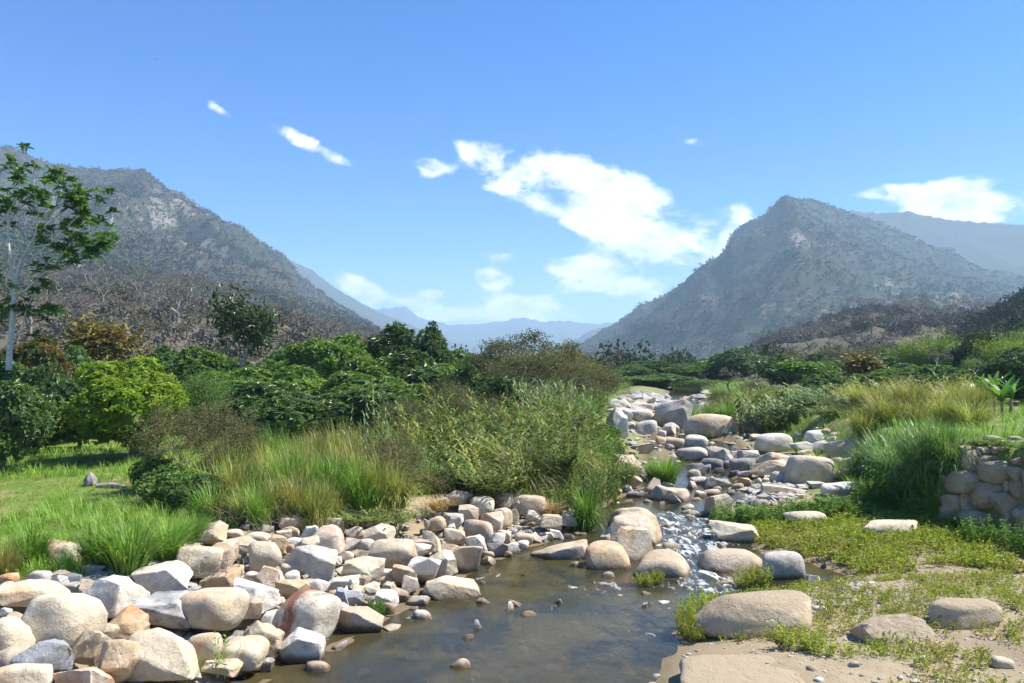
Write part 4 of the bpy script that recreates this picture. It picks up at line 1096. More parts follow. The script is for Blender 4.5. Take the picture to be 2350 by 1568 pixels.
# ------------------------------------------------------------------ plants: builders (each returns meshes one unit high and about one unit wide)
def blob_crown(seed, blobs, nros, nl, L, Wd, droop=.35, core=.84, zmin=.06):
    r = srand(seed); acc = Acc(); B = np.array(blobs, float)      # x y z r
    C, R = B[:, :3], B[:, 3]
    w = R ** 2; k = r.choice(len(B), nros, p=w / w.sum())
    n = unit(r.normal(size=(nros, 3))); n[:, 2] = np.where(n[:, 2] < -.75, -n[:, 2], n[:, 2])
    P = C[k] + n * (R[k] * r.uniform(.86, 1.06, nros))[:, None]
    d = np.linalg.norm(P[:, None] - C[None], axis=2) / R[None]; d[np.arange(nros), k] = 9
    keep = (d.min(1) > .93) & (P[:, 2] > zmin); P, n = P[keep], n[keep]; m = len(P)
    tn = np.clip(r.normal(.5, .22, m), 0, 1)
    az = r.uniform(0, 6.28, (m, nl)); ref = unit(np.cross(n, r.normal(size=n.shape))); b = np.cross(n, ref)
    tang = ref[:, None] * np.cos(az)[..., None] + b[:, None] * np.sin(az)[..., None]
    D = unit(n[:, None] * r.uniform(.3, 1.3, (m, nl, 1)) + tang * .9 + np.array([0, 0, -droop * .8]))
    Nn = unit(n[:, None] * .8 + tang * -.3 + np.array([0, 0, .4]) + r.normal(size=D.shape) * .3)
    leaves(acc, np.repeat(P, nl, 0), D.reshape(-1, 3), Nn.reshape(-1, 3), (L * r.uniform(.7, 1.25, m * nl)), Wd, np.clip(np.repeat(tn, nl) + r.normal(size=m * nl) * .10, 0, 1))
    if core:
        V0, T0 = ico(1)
        for c, q in zip(C, R): acc.add(V0 * q * core * (1 + .12 * r.normal(size=(len(V0), 1)).clip(-1, 1)) + c, T0, .10)  # inner filler blobs, tinted dark to imitate shade inside the crown
    return acc.mesh('crown', False)
def mango_blobs(seed, main=(.36, .36, .34), cz=.52, nb=17, rb=(.11, .19), top=1.0):
    r = srand(seed); B = []
    for i in range(nb):
        n = unit(r.normal(size=3)); n[2] = n[2] if n[2] > -.45 else -n[2] * .5
        q = r.uniform(*rb); c = n * (np.array(main) - .25 * q) * r.uniform(.75, 1.05) + [0, 0, cz]
        c[2] = min(c[2], top - q * .9); B.append([*c, q])
    B.append([0, 0, cz, min(main) * .82]); B.append([.08, .05, cz - .15, min(main) * .8]); B.append([-.1, -.06, cz - .12, min(main) * .75])
    return B
def trunk_mesh(seed, h=.5, r0=.03, nb=5, spread=.28, sides=7, lean=.03, fork=.35):
    r = srand(seed); segs = []; p = np.zeros(3); p[2] = -.05
    top = np.array([r.normal() * lean, r.normal() * lean, h * fork])
    q = (p + top) / 2 + r.normal(size=3) * [.01, .01, 0]
    segs += [(p, q, r0 * 1.25, r0), (q, top, r0, r0 * .85)]
    for i in range(nb):
        a = 2 * pi * i / nb + r.uniform(-.4, .4); e = top + [cos(a) * spread * r.uniform(.5, 1), sin(a) * spread * r.uniform(.5, 1), (h - h * fork) * r.uniform(.7, 1.2)]
        mdl = (top + e) / 2 + [0, 0, .03]
        segs += [(top, mdl, r0 * .6, r0 * .42), (mdl, e, r0 * .42, r0 * .18)]
    acc = Acc(); limbs(acc, segs, sides); return acc.mesh('trunk')
def branch_tree(seed, n0=4, depth=5, L0=.34, r0=.02, spread=.6, up=.25, shrink=.72, start=None, gnarl=.12, kids=(2, 3)):
    """recursive limbs; returns (segments, tips)"""
    r = srand(seed); segs = []; tips = []
    def grow(p, d, L, q, k):
        e = p
        for s_ in range(2):
            d = unit(d + r.normal(size=3) * gnarl); e2 = e + d * L * .5
            segs.append((e, e2, q * (1 - .14 * s_), q * (.86 - .14 * s_))); e = e2
        if k == 0: tips.append((e, d)); return
        for _ in range(int(r.integers(kids[0], kids[1] + 1))):
            nd = unit(d + r.normal(size=3) * spread + np.array([0, 0, up])); grow(e, nd, L * shrink * r.uniform(.8, 1.15), q * .66, k - 1)
        if k <= 2: tips.append((e, d))
    if start is None:
        for i in range(n0):
            a = 2 * pi * i / n0 + r.uniform(-.3, .3); grow(np.zeros(3), unit(np.array([cos(a) * spread * .7, sin(a) * spread * .7, 1.0])), L0, r0, depth)
    else: grow(np.array(start[0], float), unit(np.array(start[1], float)), L0, r0, depth)
    return segs, tips
def fit(V_list):
    """scale several arrays together to unit height and width, base at zero"""
    A_ = np.concatenate(V_list); mn, mx = A_.min(0), A_.max(0)
    return mn, mx
def normalise(me_list, zbase=0.0):
    co = []
    for me in me_list:
        a = np.empty(len(me.vertices) * 3, np.float32); me.vertices.foreach_get('co', a); co.append(a.reshape(-1, 3))
    A_ = np.concatenate(co); lo = np.percentile(A_, 1, axis=0); hi = np.percentile(A_, 99, axis=0)
    top = A_[:, 2].max(); w = max(hi[0] - lo[0], hi[1] - lo[1]); c = (hi + lo) / 2
    for me, a in zip(me_list, co):
        a = (a - [c[0], c[1], zbase]) / [w, w, top - zbase]
        me.vertices.foreach_set('co', a.astype(np.float32).ravel()); me.update()
    return me_list
def leafy_tips(seed, tips, per, L, Wd, spread, flat=.4, droop=.2):
    r = srand(seed); acc = Acc(); T = np.array([t[0] for t in tips]); Dt = np.array([t[1] for t in tips])
    P = np.repeat(T, per, 0) + r.normal(size=(len(T) * per, 3)) * spread * [1, 1, flat]
    D = unit(np.repeat(Dt, per, 0) * .5 + r.normal(size=P.shape) - [0, 0, droop]); Nn = unit(r.normal(size=P.shape) * .5 + [0, 0, 1])
    tn = np.clip(np.repeat(r.normal(.5, .2, len(T)), per) + r.normal(size=len(P)) * .12, 0, 1)
    leaves(acc, P, D, Nn, L * r.uniform(.7, 1.3, len(P)), Wd, tn); return acc.mesh('crown', False)
PROTO = {}
def tree_proto(key, crown, trunk): PROTO[key] = (crown, trunk)
for j in range(4):
    r = srand(200 + j)
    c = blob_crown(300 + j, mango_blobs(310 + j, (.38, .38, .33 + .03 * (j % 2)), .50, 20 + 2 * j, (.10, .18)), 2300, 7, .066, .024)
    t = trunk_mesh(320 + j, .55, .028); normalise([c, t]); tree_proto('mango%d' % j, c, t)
rr_ = srand(341); LB = [[(u - 320) / 400, rr_.uniform(-.22, .22), (1085 - v) / 273, q / 330] for u, v, q in [(265, 840, 42), (215, 905, 55), (165, 985, 48), (330, 892, 52), (395, 855, 40), (455, 900, 45), (300, 940, 75), (380, 935, 75), (440, 950, 55), (240, 975, 60), (330, 1000, 50), (490, 925, 38), (275, 905, 50), (200, 950, 50), (420, 905, 50), (350, 905, 60)]]
LB += [[x * .8, -y - .1, z - .05, q] for x, y, z, q in LB[::2]]
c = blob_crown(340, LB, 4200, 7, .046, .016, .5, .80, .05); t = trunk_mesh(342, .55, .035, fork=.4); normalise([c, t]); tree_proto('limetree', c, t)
for j in range(2):      # pointed mango
    B = [[0, 0, .25, .30], [.05, 0, .42, .26], [0, .04, .58, .20], [0, 0, .72, .15], [0, 0, .85, .09], [0, 0, .94, .06]] + [list(np.array([cos(a), sin(a), 0]) * q + [0, 0, z]) + [.11] for a, q, z in zip(np.arange(9) * 2.4 + j, np.linspace(.28, .08, 9), np.linspace(.25, .8, 9))]
    c = blob_crown(350 + j, B, 1900, 7, .060, .022); t = trunk_mesh(352 + j, .5, .025); normalise([c, t]); tree_proto('cone%d' % j, c, t)
# airy tree of big dark leaves
sg, tp = branch_tree(401, depth=4, L0=.22, r0=.016, spread=.34, up=.42, shrink=.80, start=((0, 0, .26), (.05, 0, 1)), kids=(2, 3))
sg = [(np.array([0, 0, -.03]), np.array([0, 0, .30]), .022, .020)] + sg
a_ = Acc(); limbs(a_, sg, 6); t = a_.mesh('trunk'); c = leafy_tips(402, [q for q in tp if q[0][2] > .40], 17, .058, .030, .055, 1.6, .4); normalise([c, t]); tree_proto('airy', c, t)
sg, tp = branch_tree(411, depth=4, L0=.17, r0=.012, spread=.26, up=.75, shrink=.80, start=((0, 0, .12), (0, .05, 1)))
a_ = Acc(); limbs(a_, [(np.array([0, 0, -.03]), np.array([0, 0, .12]), .02, .017)] + sg, 6); t = a_.mesh('trunk'); c = leafy_tips(412, tp, 20, .055, .030, .05, 1.8, .5); normalise([c, t]); tree_proto('bigleaf', c, t)
sg, tp = branch_tree(419, n0=5, depth=5, L0=.26, r0=.006, spread=.55, up=.18, shrink=.74)
a_ = Acc(); limbs(a_, sg, 4); t = a_.mesh('trunk'); c = leafy_tips(418, tp, 7, .020, .010, .040, .45, .1); normalise([c, t]); tree_proto('thorn', c, t)
# layered fine-leaved acacias, olive shrubs
for j in range(2):
    sg, tp = branch_tree(420 + j, n0=4, depth=5, L0=.26, r0=.014, spread=.62, up=.14, shrink=.74)
    a_ = Acc(); limbs(a_, sg, 4); t = a_.mesh('trunk'); c = leafy_tips(430 + j, tp, 20, .022, .012, .045, .40, .1); normalise([c, t]); tree_proto('acacia%d' % j, c, t)
for j in range(3):
    sg, tp = branch_tree(440 + j, n0=7, depth=4, L0=.30, r0=.009, spread=.50, up=.22, shrink=.76)
    a_ = Acc(); limbs(a_, sg, 3); t = a_.mesh('trunk'); c = leafy_tips(450 + j, tp, 13, .026, .011, .050, .9, .3); normalise([c, t]); tree_proto('shrub%d' % j, c, t)
# dense leafy shrub
for j in range(2):
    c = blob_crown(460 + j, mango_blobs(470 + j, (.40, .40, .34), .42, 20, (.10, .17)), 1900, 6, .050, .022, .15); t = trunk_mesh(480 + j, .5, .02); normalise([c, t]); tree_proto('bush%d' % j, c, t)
# bare dry-season trees
for j in range(4):
    sg, tp = branch_tree(500 + j, depth=6, L0=.21, r0=.018, spread=.48 + .05 * j, up=.16, shrink=.78, start=((0, 0, .22), (.03, 0, 1)), gnarl=.2)
    sg = [(np.array([0, 0, -.05]), np.array([0, 0, .22]), .022, .018)] + sg
    sg = [(p, q, max(a, .0030), max(b, .0026)) for p, q, a, b in sg]
    big = [s_ for s_ in sg if s_[2] > .006]; sm = [s_ for s_ in sg if s_[2] <= .006]
    a_ = Acc(); limbs(a_, big, 4); t = a_.mesh('trunk'); b_ = Acc(); limbs(b_, sm, 3); c = b_.mesh('crown'); normalise([c, t]); tree_proto('bare%d' % j, c, t)
# bamboo plumes
for j in range(2):
    r = srand(520 + j); a_ = Acc(); segs = []; P_, D_ = [], []
    for i in range(46):
        az_ = r.uniform(0, 6.28); p = np.array([cos(az_), sin(az_), 0]) * r.uniform(0, .12); lean = r.uniform(.05, .55); hh = r.uniform(.75, 1.1); q = p.copy()
        for k in range(7):
            an = lean * (k / 6.0) ** 1.7 * 2.1; stp = np.array([sin(an) * cos(az_), sin(an) * sin(az_), cos(an)]) * hh / 7
            segs.append((q, q + stp, .006, .005)); q = q + stp
            if k >= 2:
                m_ = 34; P_.append(q + r.normal(size=(m_, 3)) * [.055, .055, .05]); D_.append(unit(r.normal(size=(m_, 3)) * .7 + [cos(az_) * .5, sin(az_) * .5, -.5]))
    limbs(a_, segs, 3); t = a_.mesh('trunk'); b_ = Acc(); P_ = np.concatenate(P_); D_ = np.concatenate(D_)
    leaves(b_, P_, D_, unit(r.normal(size=P_.shape) * .6 + [0, 0, 1]), .05 * r.uniform(.7, 1.2, len(P_)), .012, np.clip(r.normal(.5, .22, len(P_)), 0, 1)); c = b_.mesh('crown', False); normalise([c, t]); tree_proto('bamboo%d' % j, c, t)
# grass clumps
def grass_mesh(seed, n, rad, a0, bend, Lr, W_, nseg=5, power=1.4):
    r = srand(seed); acc = Acc(); q = r.uniform(size=n) ** .6 * rad; a = r.uniform(0, 6.28, n)
    P = np.stack([q * np.cos(a), q * np.sin(a), np.full(n, -.02)], 1)
    azs = a + r.normal(size=n) * .7
    blades(acc, P, azs, r.uniform(*a0, n) * (.4 + q / rad), r.uniform(*bend, n), r.uniform(*Lr, n), W_ * r.uniform(.6, 1.2, n), np.clip(r.normal(.5, .24, n), 0, 1), nseg, power)
    return acc.mesh('grass', False)
GR = {}
for j in range(3):
    g = grass_mesh(600 + j, 520, .24, (.05, .5), (.4, 1.7), (.6, 1.15), .028); normalise([g]); GR['clump%d' % j] = g
    g = grass_mesh(610 + j, 520, .34, (.05, .8), (.6, 2.5), (.7, 1.25), .036, 6, 1.15); normalise([g]); GR['ele%d' % j] = g
    g = grass_mesh(620 + j, 360, .34, (.02, .45), (.3, 2.1), (.6, 1.15), .028, 5); normalise([g]); GR['tall%d' % j] = g
def reed_mesh(seed, nst, rad, nl, lean, leafL=.26, W_=.040, arch=1.0, hmin=.6):
    r = srand(seed); st = Acc(); lf = Acc(); segs = []; Pb, Az, A0, Ln, Tn = [], [], [], [], []
    for i in range(nst):
        a = r.uniform(0, 6.28); p = np.array([cos(a), sin(a), 0]) * rad * r.uniform() ** .6; az_ = a + r.normal() * .6; le = r.uniform(*lean); hh = r.uniform(hmin, 1.05); q = p.copy(); K = nl; tn = r.normal(.5, .2)
        for k in range(K):
            an = le * (.35 + .65 * k / K) ** arch; stp = np.array([sin(an) * cos(az_), sin(an) * sin(az_), cos(an)]) * hh / K
            segs.append((q, q + stp, 0.004 * (1.1 - k / K), 0.004 * (1.1 - (k + 1) / K))); q = q + stp
            if k > 1 + r.integers(0, 3):
                sgn = 1 if k % 2 else -1
                Pb.append(q); Az.append(az_ + sgn * (1.2 + r.normal() * .35)); A0.append(.45 + an * .5 + r.uniform(0, .35)); Ln.append(leafL * r.uniform(.6, 1.15) * (1.1 - .5 * k / K)); Tn.append(tn + r.normal() * .12)
    limbs(st, segs, 3); n = len(Pb); A0 = np.array(A0)
    blades(lf, np.array(Pb), np.array(Az), A0, r.uniform(.3, 1.3, n), np.array(Ln), W_ * r.uniform(.7, 1.2, n), np.clip(Tn, 0, 1), 3)
    s_, l_ = st.mesh('stems'), lf.mesh('leaves', False); normalise([s_, l_]); return l_, s_
RD = {}
for j in range(3):
    RD['reed%d' % j] = reed_mesh(640 + j, 46, .34, 14, (.02, .28))
    RD['lean%d' % j] = reed_mesh(650 + j, 46, .30, 13, (.5, 1.5), .32, .048, .8)
    RD['cane%d' % j] = reed_mesh(660 + j, 5, .10, 16, (.02, .16), .22, .03)
# herbs (upright leafy weeds)
def herb_mesh(seed, nst, rad, nl, L, W_, spread=.25):
    r = srand(seed); acc = Acc(); a = r.uniform(0, 6.28, nst); q = rad * r.uniform(size=nst) ** .5
    base = np.stack([q * np.cos(a), q * np.sin(a), np.zeros(nst)], 1); d = unit(np.stack([np.cos(a) * spread, np.sin(a) * spread, np.ones(nst)], 1) + r.normal(size=(nst, 3)) * .15); hh = r.uniform(.5, 1.0, nst)
    t = r.uniform(.15, 1, (nst, nl)); P = base[:, None] + d[:, None] * (t * hh[:, None])[..., None]
    D = unit(r.normal(size=P.shape) * [1, 1, .5] + [0, 0, .25]); tn = np.clip(np.repeat(r.normal(.45, .2, nst), nl) + (t.ravel() - .5) * .3, 0, 1)
    leaves(acc, P.reshape(-1, 3), D.reshape(-1, 3), unit(r.normal(size=(nst * nl, 3)) * .4 + [0, 0, 1]), L * r.uniform(.6, 1.2, nst * nl), W_, tn)
    blades(acc, base, a, np.full(nst, .1), np.full(nst, .15), hh, .008, .3, 2)
    return acc.mesh('herb', False)
for j in range(3):
    g = herb_mesh(680 + j, 60, .42, 22, .10, .042); normalise([g]); GR['herb%d' % j] = g

def copy_thing(kind, name, pair, mats, x, y, zbase, h, w, label, cat, group, rz, sub=('crown', 'trunk'), wy_=None, tilt=0):
    root = empty(name, (x, y, zbase), 0)
    for part, me, mt in zip(sub, pair, mats):
        o = obj(part, me, mt, root)
        if part in ('stems', 'leaves', 'crown'): o['kind'] = 'stuff'
        o.scale = (w, wy_ or w, h); o.rotation_euler = (0, tilt, rz)
    tag(root, label, cat, group); return root
_seed = [9000]
def nxt(): _seed[0] += 1; return srand(_seed[0])
def plant_tree(u, vtop, wpx, y, proto, leaf, bark, label, group=None, vbase=None, name='tree', surf=G):
    r = nxt()
    if vbase is not None: p = hit(u, vbase, surf); y = p[1]
    top = at_y(u, vtop, y); zb = float(G(top[0], y)); h = max(.5, top[2] - zb); w = wpx / F * y
    return copy_thing('t', name, PROTO[proto], (LM[leaf] if leaf in LM else BK[leaf], BK[bark]), top[0], y, zb, h, w, label, 'tree' if 'shrub' not in name and 'bush' not in name else 'shrub', group, r.uniform(0, 6.28))
def plant_grass(u, vbase, vtop, wpx, key, leaf, label, cat='grass', group=None, name='grass_clump', y=None, sink=0.0):
    r = nxt(); p = hit(u, vbase) if y is None else at_y(u, vbase, y)
    if y is not None: p = np.array([p[0], y, float(G(p[0], y))])
    top = at_y(u, vtop, p[1]); h = max(.15, top[2] - p[2]); w = wpx / F * p[1]
    if key in RD:
        return copy_thing('r', name, RD[key], (LM[leaf], LM['stalk']), p[0], p[1], p[2] - sink, h, w, label, cat, group, r.uniform(0, 6.28), ('leaves', 'stems'))
    o = obj(name, GR[key], LM[leaf], None, (p[0], p[1], p[2] - sink)); o.scale = (w, w, h); o.rotation_euler[2] = r.uniform(0, 6.28)
    return tag(o, label, cat, group)
# ------------------------------------------------------------------ trees of the left bank
GL = 'mango trees of the left grove'
LEFT = [  # u, top v, width px, distance, crown, leaf, bark, label, name
    (22, 868, 150, 31, 'mango0', 'mango', 'brown', 'dark dense mango tree hanging to the meadow at the left picture edge'),
    (85, 762, 140, 50, 'mango1', 'rust', 'brown', 'mango tree with rust-coloured new leaves behind the pale trunk'),
    (20, 820, 170, 44, 'mango2', 'mango_mid', 'brown', 'mid green mango tree behind the tall pale-trunked tree'),
    (135, 835, 150, 43, 'mango3', 'mango', 'brown', 'dark mango tree between the rust-leaved tree and the lime tree'),
    (232, 708, 150, 62, 'bigleaf', 'autumn', 'brown', 'loose tree with big yellow-brown leaves in front of the dry hill'),
    (180, 790, 120, 58, 'bush0', 'green', 'brown', 'round green tree below the yellow-brown tree'),
    (300, 812, 300, 35, 'limetree', 'lime', 'brown', 'bright lime-yellow mango tree standing on the meadow'),
    (430, 835, 200, 39, 'shrub0', 'green', 'brown', 'feathery green tree touching the right side of the lime tree'),
    (455, 792, 150, 60, 'mango1', 'mango_mid', 'brown', 'mid green mango tree behind the lime tree'),
    (385, 790, 120, 66, 'bush1', 'green', 'brown', 'light green tree showing above the lime tree'),
    (560, 640, 138, 56, 'airy', 'gloss', 'grey', 'tall slender forked tree with dark airy leaves'),
    (515, 800, 120, 62, 'mango3', 'mango', 'brown', 'dark mango tree left of the slender forked tree'),
    (640, 800, 130, 64, 'bush0', 'green', 'brown', 'light green tree right of the slender forked trunk'),
    (690, 835, 170, 52, 'mango2', 'mango_mid', 'brown', 'leafy mango tree in the middle of the left grove'),
    (600, 872, 190, 44, 'mango0', 'mango', 'brown', 'dark mango tree nearest the tall reed grass'),
    (760, 760, 190, 64, 'mango1', 'mango_mid', 'brown', 'high rounded mango tree with a sunlit top'),
    (730, 895, 210, 43, 'mango3', 'mango', 'brown', 'broad dark mango tree above the two seeding canes'),
    (850, 815, 170, 55, 'mango0', 'mango_mid', 'brown', 'mango tree left of the twin pointed trees'),
    (910, 733, 190, 66, 'cone0', 'mango', 'brown', 'taller of the twin pointed mango trees'),
    (992, 733, 120, 64, 'cone1', 'mango', 'brown', 'narrower right one of the twin pointed mango trees'),
    (950, 800, 190, 56, 'mango2', 'mango', 'brown', 'dark mango tree in front of the twin pointed trees'),
    (850, 880, 210, 44, 'mango1', 'mango', 'brown', 'shadowed mango tree behind the seeding canes'),
    (1050, 800, 130, 66, 'bush1', 'mango_mid', 'brown', 'low green tree right of the twin pointed trees'),
    (1075, 828, 110, 48, 'mango3', 'mango', 'brown', 'small round dark mango tree below the spreading acacia'),
    (1150, 862, 130, 45, 'mango0', 'mango', 'brown', 'small dark mango tree beside the grey reeds'),
    (1195, 752, 270, 62, 'acacia0', 'acacia', 'brown', 'flat-topped spreading acacia tree in the centre'),
    (1305, 775, 180, 64, 'acacia1', 'olive', 'brown', 'smaller brownish acacia tree right of the spreading one'),
    (1110, 800, 120, 66, 'acacia1', 'acacia', 'brown', 'thin acacia at the left of the spreading acacia'),
    (1345, 818, 190, 56, 'shrub1', 'olive', 'brown', 'olive brown shrub at the tip of the left bank', 'olive_shrub'),
    (1375, 850, 120, 64, 'shrub2', 'olive', 'brown', 'olive shrub sloping down towards the channel boulders', 'olive_shrub'),
    (1290, 840, 190, 52, 'shrub0', 'acacia', 'brown', 'dull green shrub behind the grey reeds', 'olive_shrub'),
    (1010, 860, 170, 46, 'shrub2', 'olive', 'brown', 'yellowish olive shrub left of the small mango trees', 'olive_shrub'),
    (935, 905, 150, 38, 'shrub1', 'olive', 'brown', 'olive shrub behind the left end of the reed bank', 'olive_shrub'),
    (1235, 785, 230, 56, 'shrub1', 'olive', 'brown', 'dense olive shrub under the spreading acacia', 'olive_shrub'),
    (1130, 822, 200, 52, 'shrub2', 'acacia', 'brown', 'dense dull green shrub left under the spreading acacia', 'olive_shrub'),
    (1330, 800, 200, 58, 'shrub0', 'olive', 'brown', 'dense brownish shrub below the smaller acacia', 'olive_shrub'),
    (1370, 835, 130, 58, 'shrub1', 'acacia', 'brown', 'dense rounded shrub nearest the channel on the left bank tip', 'olive_shrub'),
    (1060, 875, 170, 42, 'shrub0', 'olive', 'brown', 'yellowish dense shrub above the arching reeds', 'olive_shrub'),
    (430, 905, 230, 26.5, 'thorn', 'olive', 'ochre', 'brownish fine-leaved thorn shrub in front of the lime tree', 'thorn_shrub'),
    (500, 925, 170, 28, 'thorn', 'acacia', 'ochre', 'thin thorn shrub reaching right of the brownish one', 'thorn_shrub'),
    (935, 985, 190, 25.5, 'shrub0', 'olive', 'ochre', 'brown willow-like shrub at the edge of the bank', 'willow_shrub'),
    (870, 1010, 120, 26, 'shrub1', 'brown', 'ochre', 'brown-green shrub left of the willow-like one', 'willow_shrub'),
]
for u_, vt_, w_, y_, k_, lf_, lab_ in ((560, 840, 190, 54, 'mango1', 'mango_mid', 'mango tree filling the grove below the slender tree'), (810, 850, 190, 50, 'mango2', 'mango_mid', 'sunlit mango tree filling the grove left of the tall canes'), (660, 905, 200, 41, 'mango1', 'mango', 'low dark mango tree behind the tall grass'),
        (900, 860, 180, 48, 'mango3', 'mango_mid', 'leafy mango tree filling the grove right of the tall canes'), (1010, 830, 150, 58, 'mango1', 'mango_mid', 'sunlit mango tree under the narrow pointed one'), (180, 870, 150, 40, 'mango1', 'mango', 'shadowed mango tree behind the left side of the lime tree'), (70, 880, 150, 38, 'mango3', 'mango_mid', 'leafy mango tree behind the dark left edge one'), (500, 850, 170, 48, 'bush1', 'green', 'fresh green tree right behind the lime tree')):
    LEFT.append((u_, vt_, w_, y_, k_, lf_, 'brown', lab_))
for row in LEFT:
    if row[4][:4] in ('mang', 'bush'): row = (row[0], row[1], row[2] * 1.15) + row[3:]
    plant_tree(*row[:8], group=GL if 'mango' in row[7] else None, name=row[8] if len(row) > 8 else ('mango_tree' if 'mango' in row[7] else 'leafy_tree'))
# dark undergrowth below the thorn shrub and in the grove's foot
for i, (u, vb, vt, w, k, lf) in enumerate([(400, 1160, 1060, 150, 'bush0', 'mango_mid'), (470, 1175, 1085, 150, 'bush1', 'mango'), (350, 1130, 1040, 90, 'bush1', 'mango_mid'), (560, 1180, 1120, 120, 'bush0', 'mango_mid')]):
    plant_tree(u, vt, w, 0, k, lf, 'brown', ['dark undergrowth bush right under the brownish thorn shrub', 'dark undergrowth bush right of the first, at the grass edge', 'small undergrowth bush under the lime tree', 'low undergrowth bush where the tall grass begins'][i], 'undergrowth at the thorn shrubs', vb, 'undergrowth_bush')

# tall pale-trunked tree at the left edge: limbs drawn after the photograph, set in depth
TY = 43.0; tx = at_y(25, 800, TY)[0]; tz = float(G(tx, TY)); r = srand(31)
def zp(x, y, dy=0.0): return at_y((x / 1.8234) * .612, (500 + y / 1.8234) * .612, TY + dy)
LIMB = [([(60, 1620), (65, 1500), (85, 1300), (97, 1090), (105, 1000)], .17, .12, 0), ([(105, 1000), (70, 900), (60, 780), (55, 550), (75, 510), (130, 420), (135, 280), (75, 165)], .085, .03, -.5),
        ([(55, 550), (20, 470), (-40, 380)], .05, .025, .4), ([(60, 780), (-30, 640), (-90, 520)], .06, .02, .7), ([(97, 1090), (40, 1040), (-40, 960), (-120, 900)], .06, .02, -.8),
        ([(105, 1000), (150, 860), (220, 780), (300, 640), (370, 520), (420, 420), (400, 280)], .09, .02, .9), ([(150, 860), (240, 700), (260, 560), (230, 380), (235, 220)], .06, .02, -.9),
        ([(97, 1100), (170, 1080), (260, 990), (340, 930), (500, 870), (620, 780), (700, 720)], .09, .02, -.7), ([(340, 930), (440, 820), (520, 700), (620, 600), (690, 590)], .06, .02, .8),
        ([(220, 780), (340, 760), (440, 660), (540, 560), (560, 500)], .055, .02, -.4), ([(300, 640), (400, 560), (500, 470), (560, 400), (650, 380)], .05, .02, .5),
        ([(260, 990), (330, 880), (420, 780), (480, 620)], .05, .02, 1.1), ([(370, 520), (470, 450), (530, 370)], .04, .018, -.8), ([(90, 1400), (150, 1350), (180, 1200), (240, 1080), (260, 940)], .06, .02, .3), ([(90, 1290), (30, 1250), (-30, 1190)], .04, .018, .2),
        ([(420, 830), (560, 760), (690, 770)], .04, .018, .2), ([(500, 870), (600, 850), (640, 800)], .035, .018, -.3), ([(180, 1200), (250, 1230), (320, 1195)], .03, .015, -.3), ([(60, 620), (120, 520), (180, 480), (260, 430)], .045, .018, .7)]
acc = Acc(); tips = []
for pts, r0, r1, dy in LIMB:
    Pp = [zp(x, y, dy * (i / max(1, len(pts) - 1))) for i, (x, y) in enumerate(pts)]; n = len(Pp)
    for i in range(n - 1):
        limbs(acc, [(Pp[i], Pp[i + 1], r0 + (r1 - r0) * i / (n - 1), r0 + (r1 - r0) * (i + 1) / (n - 1))], 8)
    if r0 < .15:
        for i in range(max(1, n // 2), n):
            tips.append(Pp[i])
            for k in range(2): tips.append((Pp[i] * .55 + Pp[i - 1] * .45) + r.normal(size=3) * [.55, .6, .45])
for pts, r0, r1, dy in LIMB[1:]:
    e = zp(*pts[-1], dy)
    for k in range(2): tips.append(e + r.normal(size=3) * [.45, .5, .4])
troot = empty('pale_trunk_tree', (tx, TY, tz))
V_ = np.concatenate(acc.V) - [tx, TY, tz]; o = obj('trunk', mk('trunk', V_, np.concatenate(acc.Q)), BK['pale'], troot)
acc = Acc(); tw = Acc()
for c_ in tips:
    nf = int(r.integers(7, 10)); tn = r.normal(.45, .2)
    for f in range(nf):
        a = 2 * pi * f / nf + r.uniform(-.3, .3); el_ = r.uniform(-.4, 1.3); L = r.uniform(.32, .54); K = 7
        d = np.array([cos(a) * cos(el_), sin(a) * cos(el_), sin(el_)]); t = np.linspace(.15, 1, K)
        pth = c_ + d * L * t[:, None] + np.array([0, 0, -1]) * (L * .35 * t ** 2)[:, None]
        sd = np.array([-sin(a), cos(a), 0.0])
        for s_ in (-1, 1):
            D = unit(sd * s_ + d * .5 + [0, 0, -.3]); leaves(acc, pth, np.repeat(D[None], K, 0), np.repeat([[0, 0, 1.]], K, 0), .21 * (1.1 - .5 * t), .10, np.clip(tn + r.normal(size=K) * .1, 0, 1))
cm = acc.mesh('crown', False); a_ = np.empty(len(cm.vertices) * 3, np.float32); cm.vertices.foreach_get('co', a_); a_ = a_.reshape(-1, 3) - np.array([tx, TY, tz], np.float32); cm.vertices.foreach_set('co', a_.ravel())
obj('crown', cm, LM['feather'], troot)
tag(troot, 'tall tree with pale trunk and feathery leaf tufts at the left edge', 'tree')

# ------------------------------------------------------------------ grasses and reeds of the left bank
for i, (u, vb, vt, w, k, lf, lab) in enumerate([
    (300, 1315, 1150, 200, 'clump0', 'grass', 'largest bright green grass clump in front of the meadow'), (225, 1305, 1165, 150, 'clump1', 'grass', 'grass clump at the left side of the largest one'),
    (385, 1285, 1165, 160, 'clump2', 'grass', 'grass clump at the right side of the largest one'), (70, 1300, 1175, 150, 'clump0', 'grass', 'grass clump above the orange-tan end stone'),
    (445, 1245, 1165, 110, 'clump1', 'grass', 'small grass clump beside the sharp grey-tan block'), (140, 1285, 1200, 110, 'clump2', 'meadow', 'low yellowish grass clump left of the half hidden boulder'), (10, 1330, 1220, 100, 'clump1', 'straw', 'dry-tipped grass clump at the left picture edge')]):
    plant_grass(u, vb, vt, w, k, lf, lab, group='grass clumps on the left crest')
GT = 'tall yellow-green grass along the left bank'
r = srand(61)
k = 0
